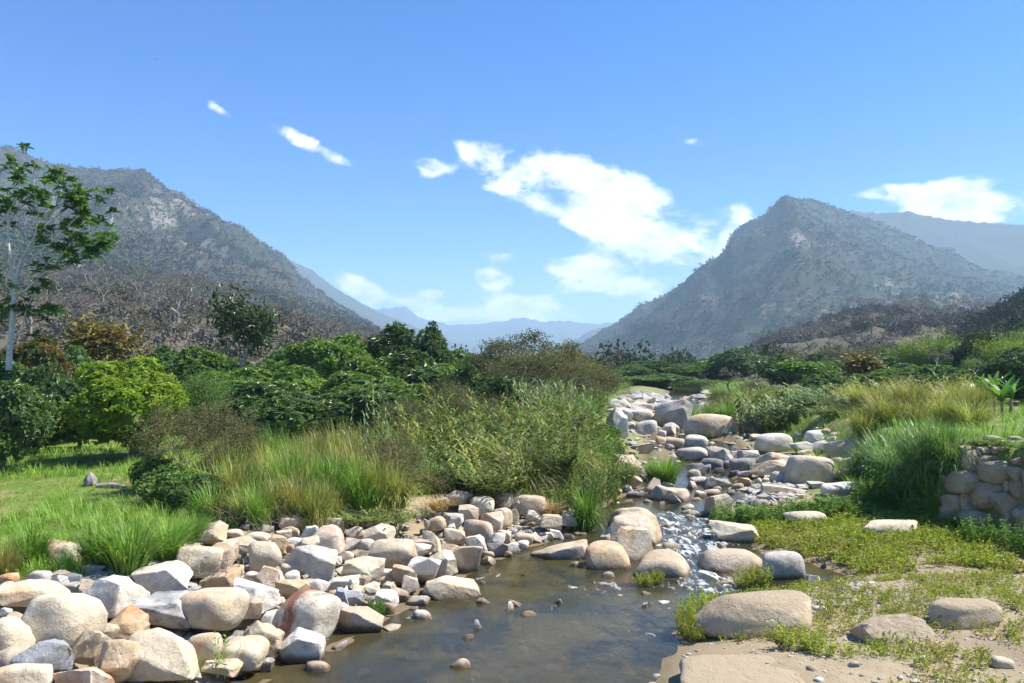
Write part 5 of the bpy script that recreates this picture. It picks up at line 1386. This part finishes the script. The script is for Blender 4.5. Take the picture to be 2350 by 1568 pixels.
for (vb, vt, u0, u1, n, wp) in ((1165, 1010, 500, 900, 13, 120), (1120, 985, 470, 870, 13, 120), (1070, 965, 520, 900, 12, 110), (1195, 1080, 480, 760, 9, 110)):
    for u in np.linspace(u0, u1, n):
        uu = u + r.normal() * 12
        plant_grass(uu, vb + r.normal() * 6 - (uu - 700) * .04, vt + r.normal() * 14, wp * r.uniform(.8, 1.3), ('tall%d' % (k % 3)) if k % 3 else 'ele%d' % (k % 2), 'straw' if r.uniform() < .75 else 'grass', 'tall grass clump of the %s row, %s' % ({1165: 'second front', 1120: 'middle', 1070: 'back', 1195: 'front'}[vb], 'beside the thorn shrubs' if uu < 600 else ('in the middle of the stand' if uu < 740 else 'beside the willow-like shrub')), 'grass', GT, 'tall_grass'); k += 1
for u, vb, vt in ((838, 1090, 905), (872, 1085, 875), (795, 1095, 935), (890, 1085, 930), (560, 1080, 955)):
    plant_grass(u, vb, vt, 46, 'cane%d' % (int(u) % 3), 'reedgrey', {838: 'tall seeding cane left of the tallest cane', 872: 'tallest seeding cane rising over the grass stand', 795: 'shorter cane left of the tall seeding canes', 890: 'thin cane just right of the tallest cane', 560: 'lone thin cane at the right of the lime tree'}[u], 'reed', None, 'cane')
GB = 'arching reeds of the left bank'
k = 0
for (y, u0, u1, n, vt0, vt1, wp, sink) in ((27.0, 985, 1250, 7, 1030, 1040, 150, 0), (29.5, 960, 1330, 9, 985, 985, 150, 0), (33, 940, 1400, 10, 940, 935, 150, 0), (37, 930, 1400, 10, 905, 905, 150, 0), (42, 960, 1420, 9, 890, 895, 140, 0), (48, 1010, 1430, 8, 880, 895, 130, 0), (56, 1250, 1450, 5, 875, 885, 110, 0)):
    for t in np.linspace(0, 1, n):
        u = u0 + (u1 - u0) * t + r.normal() * 12
        xmax = float(ip(y, XC)) + (.4 if y < 36 else -1.2); x = (u - 1175) / F * y
        if x > xmax: u = 1175 + xmax / y * F - abs(r.normal()) * 12
        key = ('lean%d' % (k % 3)) if k % 4 else 'ele%d' % (k % 3)
        plant_grass(u, 1100, vt0 + (vt1 - vt0) * t + r.normal() * 14, wp * r.uniform(.85, 1.3), key, ['reed', 'green', 'reed', 'straw', 'reed', 'olive', 'reed'][k % 7], {27.0: 'front row arching reed clump overhanging the black pipe', 29.5: 'arching reed clump just behind the front row of the left bank', 33: 'arching reed clump midway up the dense left bank', 37: 'arching reed clump in the upper middle of the left bank', 42: 'arching reed clump around the upright grey reeds', 48: 'arching reed clump behind the upright grey reeds', 56: 'arching reed clump at the tip of the left bank'}[y] + (', left third' if t < .34 else (', middle third' if t < .67 else ', right third')), 'reed', GB, 'arching_reed', y=y + r.normal() * .7, sink=.1); k += 1
for u, vt, w in ((1180, 875, 80), (1225, 862, 90), (1275, 858, 90), (1320, 868, 80)):
    plant_grass(u, 1000, vt, w, 'reed%d' % (u % 3), 'reedgrey', 'upright grey-green reed stand rising above the arching bank reeds', 'reed', 'upright grey-green reeds', 'upright_reed', y=43 + (u % 7) * .3)
for u, vb, vt, w, k_, lf, lab in ((1345, 1212, 1070, 110, 'ele0', 'grass', 'green grass clump at the inlet beside the left bank'), (1375, 1195, 1040, 90, 'reed1', 'reed', 'reed clump behind the inlet grass clump'), (1530, 1112, 1030, 110, 'clump1', 'grass', 'rounded bright grass clump in the middle of the channel'), (1500, 1100, 1035, 70, 'tall1', 'grass', 'thin grass at the left of the channel clump'),
                             (1205, 1130, 1075, 110, 'ele1', 'grass', 'small grass clump over the black pipe'), (1430, 1120, 1050, 70, 'reed2', 'reed', 'small reed clump above the tan peak rock'), (820, 1205, 1160, 140, 'lean0', 'reed', 'low drooping fern-like reeds over the riprap crest'), (900, 1210, 1160, 150, 'lean1', 'reed', 'second low drooping reed clump right of the fern-like one'),
                             (690, 1180, 1120, 90, 'lean2', 'reed', 'low reeds at the foot of the tall grass'), (560, 1195, 1140, 90, 'clump2', 'straw', 'low grass left of the driftwood roots'), (510, 1555, 1420, 60, 'cane0', 'grass', 'thin grass sprig growing between the bottom boulders'), (430, 1570, 1490, 90, 'clump0', 'straw', 'sparse grass tuft at the bottom edge between boulders'),
                             (865, 1412, 1370, 40, 'herb0', 'herb', 'small herb at the flat-topped shore boulder'), (1010, 1170, 1130, 90, 'tall2', 'dry', 'dry straw tuft on the crest of the pile'), (1110, 1150, 1115, 110, 'clump2', 'dry', 'dry straw tuft draped over the yellow crest boulder'), (1260, 1185, 1140, 80, 'clump1', 'dry', 'dry straw tuft near the long tilted bar rock')):
    plant_grass(u, vb, vt, w, k_, lf, lab, group=None)

# ------------------------------------------------------------------ right bank plants
GE = 'elephant grass of the right bank'
for i, (u, vb, vt, w) in enumerate([(1990, 1095, 985, 150), (2060, 1105, 950, 190), (2130, 1100, 940, 190), (2180, 1085, 945, 150), (2110, 1070, 915, 150), (2020, 1070, 965, 140), (2160, 1050, 925, 140)]):
    plant_grass(u, vb, vt, w, 'ele%d' % (i % 3), 'elephant', ['leftmost elephant grass clump, lowest beside the herb bushes', 'elephant grass clump second from the left', 'broad elephant grass clump in the middle of the group', 'elephant grass clump right of the broad middle one', 'highest elephant grass clump at the back', 'back left elephant grass clump under the yellow grass', 'back right elephant grass clump above the stone wall'][i], 'grass', GE, 'elephant_grass')
k = 0
for (y, u0, u1, n, vt0, vt1, wp, lf, key, lab, grp) in ((52, 1755, 1960, 7, 905, 895, 110, 'reedgrey', 'reed', 'grey-green reed clump on the right bank behind the boulders', 'grey-green reeds of the right bank'), (57, 1760, 1990, 7, 882, 878, 110, 'reed', 'reed', 'upper reed clump on the right bank under the orchard', 'upper reeds of the right bank'),
                                            (46, 1900, 2010, 5, 930, 922, 110, 'reed', 'lean', 'drooping reed clump beside the long tan whaleback', 'drooping reeds of the right bank'), (38, 1990, 2230, 7, 905, 890, 120, 'straw', 'tall', 'yellow grass clump on the slope behind the elephant grass', 'yellow grass of the right slope'),
                                            (46, 1980, 2240, 7, 875, 868, 110, 'straw', 'clump', 'upper yellow-green grass clump on the right slope', 'upper yellow grass of the right slope'), (66, 1640, 1740, 4, 905, 890, 80, 'straw', 'tall', 'yellowish grass between the channel and the bare shrub', 'grass at the channel head'), (60, 1580, 1680, 4, 930, 920, 70, 'grass', 'tall', 'grass growing behind the great pale lumpy boulder', 'grass behind the lumpy boulder'),
                                            (54, 1960, 2200, 6, 868, 858, 110, 'straw', 'lean', 'loose reeds under the orchard on the right terrace', 'terrace reeds')):
    for t in np.linspace(0, 1, n):
        plant_grass(u0 + (u1 - u0) * t + r.normal() * 8, 1000, vt0 + (vt1 - vt0) * t + r.normal() * 9, wp * r.uniform(.85, 1.25), '%s%d' % (key, k % 3), lf, lab, 'reed' if key in ('reed', 'lean') else 'grass', grp, 'reed_clump' if key in ('reed', 'lean') else 'grass_clump', y=y + r.normal() * .8); k += 1
RIGHT = [
    (1490, 833, 110, 150, 'mango0', 'mango', 'brown', 'far round dark mango tree at the left end of the distant row'), (1555, 838, 100, 160, 'mango1', 'mango', 'brown', 'far mango tree above the channel head'), (1620, 832, 110, 150, 'mango2', 'mango_mid', 'brown', 'far mango tree right of the channel head'),
    (1700, 803, 120, 140, 'bush0', 'mango', 'brown', 'taller dark tree in the distant row'), (1655, 818, 90, 170, 'mango3', 'mango', 'brown', 'far dark tree left of the taller one'), (1450, 846, 80, 145, 'bush1', 'mango_mid', 'brown', 'small far tree beside the left bank tip'),
    (1530, 862, 140, 120, 'bush0', 'green', 'brown', 'green bush at the head of the boulder channel'), (1600, 868, 110, 110, 'shrub1', 'green', 'brown', 'olive green bush right of the channel head'), (1460, 870, 90, 115, 'bush1', 'mango_mid', 'brown', 'dark green bush left of the channel head'),
    (1800, 818, 80, 95, 'mango1', 'mango', 'brown', 'round mango tree at the left of the right orchard'), (1835, 826, 95, 86, 'bigleaf', 'mango_mid', 'brown', 'leafy open tree in the right orchard'), (1878, 815, 75, 102, 'mango2', 'mango', 'brown', 'dark mango tree behind the leafy open one'),
    (1920, 788, 190, 140, 'acacia0', 'acacia', 'brown', 'wide flat acacia below the right dry hill'), (1790, 800, 150, 150, 'acacia1', 'olive', 'brown', 'brownish flat acacia left of the wide one'),
    (1972, 810, 85, 74, 'bigleaf', 'autumn', 'brown', 'tall yellowish tree in the right orchard'), (1905, 858, 110, 68, 'bush0', 'green', 'brown', 'light green orchard bush left of the yellowish tree'), (2025, 852, 110, 68, 'bush1', 'green', 'brown', 'light green orchard bush right of the yellowish tree'),
    (2070, 838, 130, 76, 'bush0', 'mango_mid', 'brown', 'leafy orchard tree below the bamboo'), (2130, 842, 120, 72, 'bush1', 'green', 'brown', 'bright leafy orchard tree under the left bamboo clump'), (2190, 850, 110, 70, 'bush0', 'green', 'brown', 'orchard bush above the banana plants'),
    (2150, 748, 130, 115, 'bamboo0', 'bamboo', 'ochre', 'largest light green bamboo clump of the middle right'), (2098, 772, 90, 118, 'bamboo1', 'bamboo', 'ochre', 'smaller bamboo clump left of the largest one'), (2200, 790, 70, 112, 'bamboo1', 'bamboo', 'ochre', 'low bamboo clump right of the largest one'),
    (2315, 738, 120, 76, 'bamboo0', 'bamboo', 'ochre', 'tall bamboo clump at the right picture edge'), (2362, 765, 120, 66, 'bamboo1', 'bamboo', 'ochre', 'bamboo clump cut off by the right picture edge'), (2255, 765, 100, 98, 'mango0', 'gloss', 'brown', 'dark blue-green round tree between the bamboo clumps'),
    (2160, 798, 80, 92, 'bare1', 'twig', 'grey', 'bare grey bush in front of the bamboo'), (1650, 842, 120, 84, 'bare0', 'twig', 'brown', 'leafless brown bush at the right of the channel head'), (1715, 850, 100, 78, 'bare2', 'twig', 'brown', 'second leafless brown bush nearer the right reeds'),
    (1660, 885, 90, 66, 'shrub2', 'olive', 'brown', 'olive bush under the leafless brown bush'), (1745, 868, 110, 74, 'shrub0', 'acacia', 'brown', 'dull green shrub behind the right reeds'), (2340, 800, 140, 60, 'bush1', 'mango', 'brown', 'dark shaded bush under the right edge bamboo'), (2010, 800, 110, 150, 'bush0', 'mango_mid', 'brown', 'green tree below the right dry hill'), (2075, 805, 90, 150, 'mango3', 'mango', 'brown', 'dark tree left of the smaller bamboo'), (2235, 815, 90, 90, 'shrub1', 'green', 'brown', 'thin green tree before the dark blue-green one')]
for row in RIGHT:
    if row[4][:4] in ('mang', 'bush', 'bigl'): row = (row[0], row[1] - 6, row[2] * 1.3) + row[3:]
    plant_tree(*row, group='trees of the right orchard' if 'orchard' in row[7] else ('trees of the distant row' if 'far ' in row[7] else None), name='bamboo_clump' if 'bamboo' in row[4] else ('mango_tree' if 'mango' in row[7] else ('leafy_bush' if 'bush' in row[7] or 'shrub' in row[7] else 'leafy_tree')))
# banana plants
for i, (u, vt, y, lab) in enumerate([(2245, 862, 48, 'banana plant at the left of the banana group'), (2280, 850, 47, 'tallest banana plant in the middle of the group'), (2318, 862, 46, 'banana plant at the right of the banana group'), (2298, 872, 44, 'low banana plant in front of the others')]):
    r2 = srand(800 + i); top = at_y(u, vt, y); zb = float(G(top[0], y)); h = top[2] - zb; root = empty('banana_plant', (top[0], y, zb))
    st = Acc(); limbs(st, [(np.array([0, 0, -.05]), np.array([.02, 0, h * .45]), .11, .07)], 8); obj('stem', st.mesh('stem'), BK['ochre'], root)
    for k in range(8):
        lf = Acc(); a = 2 * pi * k / 8 + r2.uniform(-.3, .3)
        blades(lf, np.array([[0, 0, h * .42]]), np.array([a]), np.array([r2.uniform(.15, .6)]), np.array([r2.uniform(.5, 1.5)]), h * r2.uniform(.6, .8), .46, np.array([r2.uniform(.3, .8)]), 7, 1.6); obj('leaf', lf.mesh('leaf', False), LM['banana'], root)
    tag(root, lab, 'banana plant', 'banana plants on the right terrace')
# bushy herbs on the flat right of the rapids
GH = 'green herb bushes on the right flat'
for i, (u, vb, vt, w, lf, lab) in enumerate([(1680, 1205, 1150, 90, 'herb', 'dark green herb bush right of the upright pool boulder'), (1735, 1200, 1148, 90, 'herb', 'herb bush in the middle of the dark green row'), (1785, 1195, 1155, 80, 'herb', 'herb bush at the right end of the dark green row'), (1860, 1188, 1135, 100, 'herb', 'herb bush left of the flat pink-white boulder foot'), (1925, 1180, 1130, 100, 'herb', 'herb bush below the flat pink-white boulder'),
    (2005, 1155, 1095, 100, 'herb', 'bright herb bush right of the flat pink-white boulder'), (2060, 1140, 1062, 120, 'herb', 'bright herb bush under the elephant grass'), (2120, 1135, 1070, 110, 'herb', 'bright herb bush nearest the stone wall corner'), (2050, 1118, 1065, 90, 'herb', 'herb bush at the foot of the elephant grass'), (1990, 1140, 1100, 60, 'herb', 'low herb bush beside the cream low mound boulder'),
    (1600, 1440, 1345, 70, 'weed', 'lime green weed left of the huge sandy boulder'), (1575, 1462, 1370, 60, 'weed', 'lime green weed at the water edge of the huge sandy boulder'), (1640, 1410, 1355, 80, 'weed', 'lime green weed above the huge sandy boulder'), (1730, 1345, 1285, 80, 'weed', 'lime green weed before the grey bell boulder'), (1480, 1345, 1308, 50, 'weed', 'lime green weed on the midstream gravel'), (1510, 1340, 1300, 28, 'weed', 'small upright weed on the midstream gravel'),
    (1830, 1490, 1430, 110, 'weed', 'weed clump right of the huge sandy boulder'), (1880, 1500, 1450, 90, 'weed', 'weed clump between the sandy boulder and the sloping tan one'), (1590, 1470, 1420, 50, 'weed', 'tall weed at the left foot of the sandy boulder'), (1705, 1350, 1310, 50, 'weed', 'short weed beside the low wide tan boulder')]):
    plant_grass(u, vb, vt, w, 'herb%d' % (i % 3), lf, lab, 'weed', GH, 'herb_bush')
# shrubs growing in front of the stone wall
for u, vb, vt, w, lab in ((2250, 1250, 1180, 80, 'dark herb bush in the shade of the stone wall'), (2330, 1270, 1190, 90, 'dark herb bush at the right foot of the stone wall'), (2175, 1215, 1165, 60, 'small herb bush at the stone wall corner'), (2120, 1190, 1120, 110, 'leafy herb bush on the bank left of the stone wall corner'), (2150, 1165, 1090, 90, 'upper herb bush on the bank left of the stone wall corner'), (2085, 1165, 1100, 100, 'herb bush between the elephant grass and the lime weeds'), (2330, 1030, 1005, 110, 'low grass weeds growing on top of the stone wall'), (2270, 1022, 1002, 90, 'low weeds growing on the left top of the stone wall')):
    plant_grass(u, vb, vt, w, 'herb1', 'herb', lab, 'weed', GH, 'herb_bush')

# ------------------------------------------------------------------ ground cover nobody could count
def cover(name, P, meshV, size, rr, label, mt, cat='grass'):
    acc = Acc(); n = len(P); k = rr.integers(0, len(meshV), n); ang = rr.uniform(0, 6.28, n)
    for j, (V, Fq, A_) in enumerate(meshV):
        s = k == j; m_ = int(s.sum())
        if not m_: continue
        ca, sa = np.cos(ang[s])[:, None], np.sin(ang[s])[:, None]; sz = size[s][:, None]
        x = (V[None, :, 0] * ca - V[None, :, 1] * sa) * sz + P[s, 0:1]; y = (V[None, :, 0] * sa + V[None, :, 1] * ca) * sz + P[s, 1:2]; z = V[None, :, 2] * sz + P[s, 2:3]
        tn = np.clip(A_[None] + rr.normal(size=(m_, 1)) * .18, 0, 1)
        acc.add(np.stack([x, y, z], -1).reshape(-1, 3), (Fq[None] + (np.arange(m_) * len(V))[:, None, None]).reshape(-1, Fq.shape[1]), tn.ravel())
    return tag(obj(name, acc.mesh(name, False), mt), label, cat, None, 'stuff')
def tuftV(seed, n, rad, a0, bend, Lr, W_, nseg=2):
    rr = srand(seed); acc = Acc(); q = rr.uniform(size=n) ** .6 * rad; a = rr.uniform(0, 6.28, n)
    blades(acc, np.stack([q * np.cos(a), q * np.sin(a), np.full(n, -.01)], 1), a, rr.uniform(*a0, n), rr.uniform(*bend, n), rr.uniform(*Lr, n), W_, np.clip(rr.normal(.5, .2, n), 0, 1), nseg)
    return np.concatenate(acc.V), np.concatenate(acc.Q), np.concatenate(acc.A)
def weedV(seed, nst, nl, L, W_):
    rr = srand(seed); acc = Acc(); a = rr.uniform(0, 6.28, nst); base = np.stack([np.cos(a), np.sin(a), 0 * a], 1) * rr.uniform(0, .35, (nst, 1)); d = unit(np.stack([np.cos(a) * .35, np.sin(a) * .35, np.ones(nst)], 1)); t = rr.uniform(.1, 1, (nst, nl))
    P = base[:, None] + d[:, None] * (t * rr.uniform(.6, 1, (nst, 1)))[..., None]; leaves(acc, P.reshape(-1, 3), unit(rr.normal(size=(nst * nl, 3)) * [1, 1, .5] + [0, 0, .3]), unit(rr.normal(size=(nst * nl, 3)) * .4 + [0, 0, 1]), L, W_, np.clip(rr.normal(.5, .2, nst * nl), 0, 1))
    return np.concatenate(acc.V), np.concatenate(acc.T), np.concatenate(acc.A)
TF = [tuftV(700 + i, 12, .25, (.05, .6), (.2, 1.2), (.5, 1.1), .042) for i in range(4)]
WD = [weedV(720 + i, 5, 5, .28, .12) for i in range(5)]
r = srand(71)
xx = []; n = 8000
yy = 16 * (60 / 16) ** r.uniform(0, 1, n); ux = r.uniform(-320, 1000, n); xw = (ux - 1175) / F * yy
P = np.stack([xw, yy], 1); kp = (P[:, 0] < ip(yy, XC) - .3); P = P[kp]; bare = fbm2(P[:, 0] * .35, P[:, 1] * .2, 3, 44) + .12 * np.exp(-((P[:, 1] - 28) / 2.5) ** 2) * (P[:, 0] < -12); sh = (bare < .10)
P = np.column_stack([P, G(P[:, 0], P[:, 1])]); cover('dry_meadow_grass', P[~sh], TF, r.uniform(.12, .26, int((~sh).sum())), r, 'short dry straw-coloured grass patches on the meadow', LM['straw']); P = P[sh]; cover('meadow_grass', P, TF, r.uniform(.22, .48, len(P)) * (1 + .012 * P[:, 1]), r, 'bright green meadow grass on the left bank', LM['meadow'])
P = scatter([(1730, 1195), (1990, 1175), (2160, 1175), (2200, 1230), (2450, 1260), (2500, 1330), (2200, 1300), (2000, 1330), (1900, 1290), (1850, 1285), (1740, 1255), (1715, 1215)], 2500, 73)
kp = fbm2(P[:, 0] * .9, P[:, 1] * .9, 3, 45) < .13; P = P[kp]; cover('lime_weeds', P, WD, r.uniform(.14, .36, len(P)), r, 'lime green weeds carpeting the flat right of the rapids', LM['weed'], 'weeds')
P = scatter([(1880, 1160), (1990, 1145), (2040, 1090), (2150, 1090), (2160, 1180), (1980, 1190), (1800, 1205), (1660, 1215), (1650, 1195), (1800, 1175)], 800, 75); cover('green_weeds', P, WD, r.uniform(.15, .40, len(P)), r, 'green weeds between the herb bushes below the right cluster', LM['herb'], 'weeds')
P = scatter([(1560, 1480), (1640, 1390), (1800, 1350), (1990, 1330), (2300, 1320), (2500, 1380), (2500, 1600), (2000, 1600), (1860, 1480)], 3000, 77); kp = fbm2(P[:, 0] * .7, P[:, 1] * .7, 3, 46) < .10 ; P = P[kp]
cover('sparse_weeds', P, WD, r.uniform(.06, .24, len(P)), r, 'sparse small weeds dotted over the right foreshore sand', LM['weed'], 'weeds')
n = 2400; yy = r.uniform(26, 75, n); P = np.stack([ip(yy, XT) - .6 + r.uniform(0, 1, n) ** 1.7 * 28, yy], 1); P[:, 0] += np.where((yy < 30), 1.8, 0); P = np.column_stack([P, G(P[:, 0], P[:, 1])]); cover('terrace_grass', P, TF, r.uniform(.35, .85, n), r, 'bright green grass on the terrace behind the stone wall', LM['meadow'])
n = 2200; yy = r.uniform(26.5, 46, n); xa, xb = ip(yy, XC) - .5, ip(yy, XL) - .2 - 1.8 * sst(yy, 34, 44); P = np.stack([xa + (xb - xa) * r.uniform(0, 1, n) ** 1.3, yy], 1); P = np.column_stack([P, G(P[:, 0], P[:, 1])]); cover('bank_grass', P[::2], TF, r.uniform(.35, .9, n)[::2], r, 'rough grass on the slope of the left bank', LM['straw'])
cover('bank_weeds', P[1::2], WD, r.uniform(.3, .7, n)[1::2], r, 'leafy weeds on the slope of the left bank', LM['herb'], 'weeds')
n = 1300; yy = r.uniform(58, 150, n); sd = r.uniform(size=n) < .5; P = np.stack([np.where(sd, ip(yy, XC) - 1.5 - r.uniform(0, 7, n), ip(yy, XR) + r.uniform(0, 7, n)), yy], 1); P = np.column_stack([P, G(P[:, 0], P[:, 1])]); cover('far_bank_grass', P, TF, r.uniform(.5, 1.5, n), r, 'green scrub grass on the far river banks', LM['grass'])
P = scatter([(1560, 1000), (1640, 960), (1720, 935), (1720, 985), (1620, 1015), (1560, 1015)], 300, 79); cover('channel_weeds', P, TF, r.uniform(.3, .8, len(P)), r, 'yellow-green grass in front of the great pale lumpy boulder', LM['straw'])

# ------------------------------------------------------------------ leafless trees on the dry hills
def hill_where(p):
    u_, v_ = proj(p); u_, v_ = u_[0], v_[0]
    a = 'behind the tall pale-trunked tree' if u_ < 130 else 'above the yellow-brown tree' if u_ < 330 else 'left of the slender forked tree' if u_ < 520 else 'behind the slender forked tree' if u_ < 650 else 'near the right end of the hill'
    return a + (', near the crest' if v_ < 700 else ', halfway down' if v_ < 745 else ', low on the slope')
def hill_points(PT, n, seed, ulim, tl):
    P = sample(PT, n * 6, seed, *tl); u, v = proj(P); k = (u > ulim[0]) & (u < ulim[1]); P = P[k]; return P[:n], u[k][:n], v[k][:n]
P, u, v = hill_points(mHL, 95, 91, (-60, 880), (-.01, .85)); r = srand(92)
Pr = np.array([mHL[0][int(np.searchsorted(mHL[1], 0))][i] for i in range(50, 172, 5)])
for p in np.concatenate([P, Pr]):
    h = r.uniform(7, 12); b = r.integers(0, 4)
    copy_thing('b', 'leafless_tree', PROTO['bare%d' % b], (BK['twig'], BK['grey' if r.uniform() < .35 else 'twig']), p[0], p[1], p[2] - .3, h, h * r.uniform(.7, 1.05), 'leafless hillside tree ' + hill_where(p), 'tree', 'leafless trees of the left hillside', r.uniform(0, 6.28))
P, u, v = hill_points(mHR, 60, 93, (1720, 2350), (-.01, .8))
Pr = np.array([mHR[0][int(np.searchsorted(mHR[1], 0))][i] for i in range(40, 136, 5)])
for i, p in enumerate(np.concatenate([P, Pr])):
    h = r.uniform(7, 12); b = r.integers(0, 4)
    copy_thing('b', 'leafless_tree', PROTO['bare%d' % b], (BK['twig'], BK['grey' if r.uniform() < .35 else 'twig']), p[0], p[1], p[2] - .3, h, h * r.uniform(.8, 1.2), 'leafless grey tree on the right dry hill, ' + ('on the crest' if i >= 60 else ('left part' if proj(p)[0][0] < 1930 else 'middle part' if proj(p)[0][0] < 2130 else 'right part')), 'tree', 'leafless trees of the right hill', r.uniform(0, 6.28))

# ------------------------------------------------------------------ small things
# black pipe lying behind the riprap crest
pm, N = mat('black_plastic'); N_ = N.n('ShaderNodeBsdfPrincipled', {'Base Color': (.018, .018, .020, 1), 'Roughness': .45}); out(N, N_.outputs[0])
A1, B1 = hit(1118, 1133), hit(1262, 1112); pr = empty('drain_pipe', (A1 + B1) / 2 + [0, 0, .14]); tag(pr, 'long black jointed plastic pipe lying behind the riprap crest', 'pipe')
d = unit(B1 - A1); Ln = np.linalg.norm(B1 - A1); ac = Acc(); limbs(ac, [(-d * Ln / 2, d * Ln / 2, .085, .085)], 12); obj('tube', ac.mesh('tube'), pm, pr)
for i in range(9):
    ac = Acc(); q = d * (i / 8 - .5) * Ln; limbs(ac, [(q - d * .05, q + d * .05, .11, .11)], 12); obj('collar', ac.mesh('collar'), pm, pr)
# weathered stump on the meadow
p = hit(207, 1115); V0, T0 = ico(3); r = srand(95)
V = V0.copy(); a = np.arctan2(V[:, 1], V[:, 0]); V[:, :2] *= (1 + .14 * np.sin(a * 7 + V[:, 2] * 2))[:, None] * (1.15 - .35 * V[:, 2:3]); V[:, 2] = V[:, 2] * 1.25 + .12 * np.sin(a * 5)
st = empty('tree_stump', p); tag(st, 'weathered grey stump standing in the meadow below the lime tree', 'stump'); obj('stump_body', mk('stump_body', V * [.17, .17, .22] + [0, 0, .2], T0), BK['grey'], st)
ac = Acc(); limbs(ac, [(np.array([.05, 0, .05]), np.array([.45, -.1, .02]), .06, .03), (np.array([-.05, 0, .05]), np.array([-.3, -.15, .0]), .05, .02)], 7); obj('root', ac.mesh('root'), BK['grey'], st)
# grey log
ac = Acc(); p = hit(255, 1122); limbs(ac, [(np.array([-.5, 0, .09]), np.array([0, .06, .12]), .09, .10), (np.array([0, .06, .12]), np.array([.5, 0, .07]), .10, .05)], 9); tag(obj('fallen_log', ac.mesh('fallen_log'), BK['grey'], None, p), 'short grey fallen log on the meadow right of the stump', 'log')
# blue rag on the crest
bm_, N = mat('blue_cloth'); out(N, N.n('ShaderNodeBsdfPrincipled', {'Base Color': (.03, .14, .46, 1), 'Roughness': .7}).outputs[0])
p = hit(617, 1198); g = np.linspace(0, 1, 9); Xg, Yg = np.meshgrid(g, g); Vr = np.stack([(Xg - .5) * .16 + .04 * np.sin(Yg * 5), .03 * np.sin(Xg * 9 + Yg * 4), Yg * .30 + .02 * np.sin(Xg * 7)], -1).reshape(-1, 3); ii = np.arange(81).reshape(9, 9)
tag(obj('blue_rag', mk('blue_rag', Vr, np.stack([ii[:-1, :-1], ii[:-1, 1:], ii[1:, 1:], ii[1:, :-1]], -1).reshape(-1, 4)), bm_, None, p), 'torn blue plastic rag caught at the top of the boulder pile', 'rag')
# driftwood tangles
for i, (u, vb, w, lab) in enumerate([(560, 1212, 110, 'tangle of dry roots on the crest beside the tan stones'), (650, 1200, 90, 'tangle of dry roots above the pink-capped boulder'), (510, 1345, 100, 'dry roots lying across the smooth cream boulder'), (1225, 1205, 60, 'dry twig tangle beside the inlet'), (1160, 1165, 60, 'dry twig tangle under the yellow crest boulder'), (1300, 1135, 60, 'dry twig tangle near the end of the black pipe'), (470, 1310, 70, 'dry roots hanging below the ochre-smeared boulder')]):
    p = hit(u, vb); rr = srand(850 + i); ac = Acc(); ww = w / F * p[1]; sg = []
    for k in range(34):
        q = rr.normal(size=3) * [.32, .22, .06] * ww + [0, 0, .14]; dd = unit(rr.normal(size=3) * [1, .7, .35])
        for s_ in range(4):
            dd = unit(dd + rr.normal(size=3) * .35); q2 = q + dd * ww * .12; sg.append((q, q2, .009, .007)); q = q2
    limbs(ac, sg, 3); tag(obj('driftwood', ac.mesh('driftwood'), BK['twig'], None, p + [0, -.1, .12]), lab, 'driftwood', 'driftwood tangles', 'stuff')
# utility pole among the orchard and a soaring bird
for u, vt, y, lab in ((1664, 790, 165, 'thin utility pole standing beyond the distant tree row'), (1522, 822, 330, 'far utility pole at the foot of the right mountain')):
    t = at_y(u, vt, y); zb = float(G(t[0], y)); po = empty('utility_pole', (t[0], y, zb)); tag(po, lab, 'pole', 'utility poles'); h = t[2] - zb
    ac = Acc(); limbs(ac, [(np.array([0, 0, -.3]), np.array([0, 0, h]), .16, .11)], 8); obj('shaft', ac.mesh('shaft'), BK['grey'], po)
    ac = Acc(); limbs(ac, [(np.array([-.9, 0, h * .93]), np.array([.9, 0, h * .93]), .07, .07)], 5); obj('crossarm', ac.mesh('crossarm'), BK['grey'], po)
bp_ = at_y(360, 136, 170); blk, N = mat('bird_dark'); out(N, N.n('ShaderNodeBsdfPrincipled', {'Base Color': (.02, .02, .022, 1), 'Roughness': .8}).outputs[0])
V0, T0 = ico(2); body = V0 * [.10, .30, .09]; SB = .55; wv = np.array([[0, .12, .03], [0, -.12, .03], [-.38, -.10, .14], [-.36, .10, .14], [-.80, -.16, .06], [.38, -.10, .14], [.36, .10, .14], [.80, -.16, .06], [0, -.28, 0], [-.1, -.45, 0], [.1, -.45, 0]])
wv2 = np.concatenate([wv, wv - [0, 0, .02]]); wf = [[0, 1, 2], [0, 2, 3], [3, 2, 4], [0, 6, 5], [0, 5, 1], [6, 7, 5], [8, 9, 10]]; wf = wf + [[c + 11, b + 11, a + 11] for a, b, c in wf]
ac = Acc(); ac.add(body * SB, T0); ac.add(wv2 * SB, np.array(wf)); tag(obj('soaring_bird', ac.mesh('soaring_bird'), blk, None, bp_), 'tiny dark bird soaring high in the blue sky at upper left', 'bird')
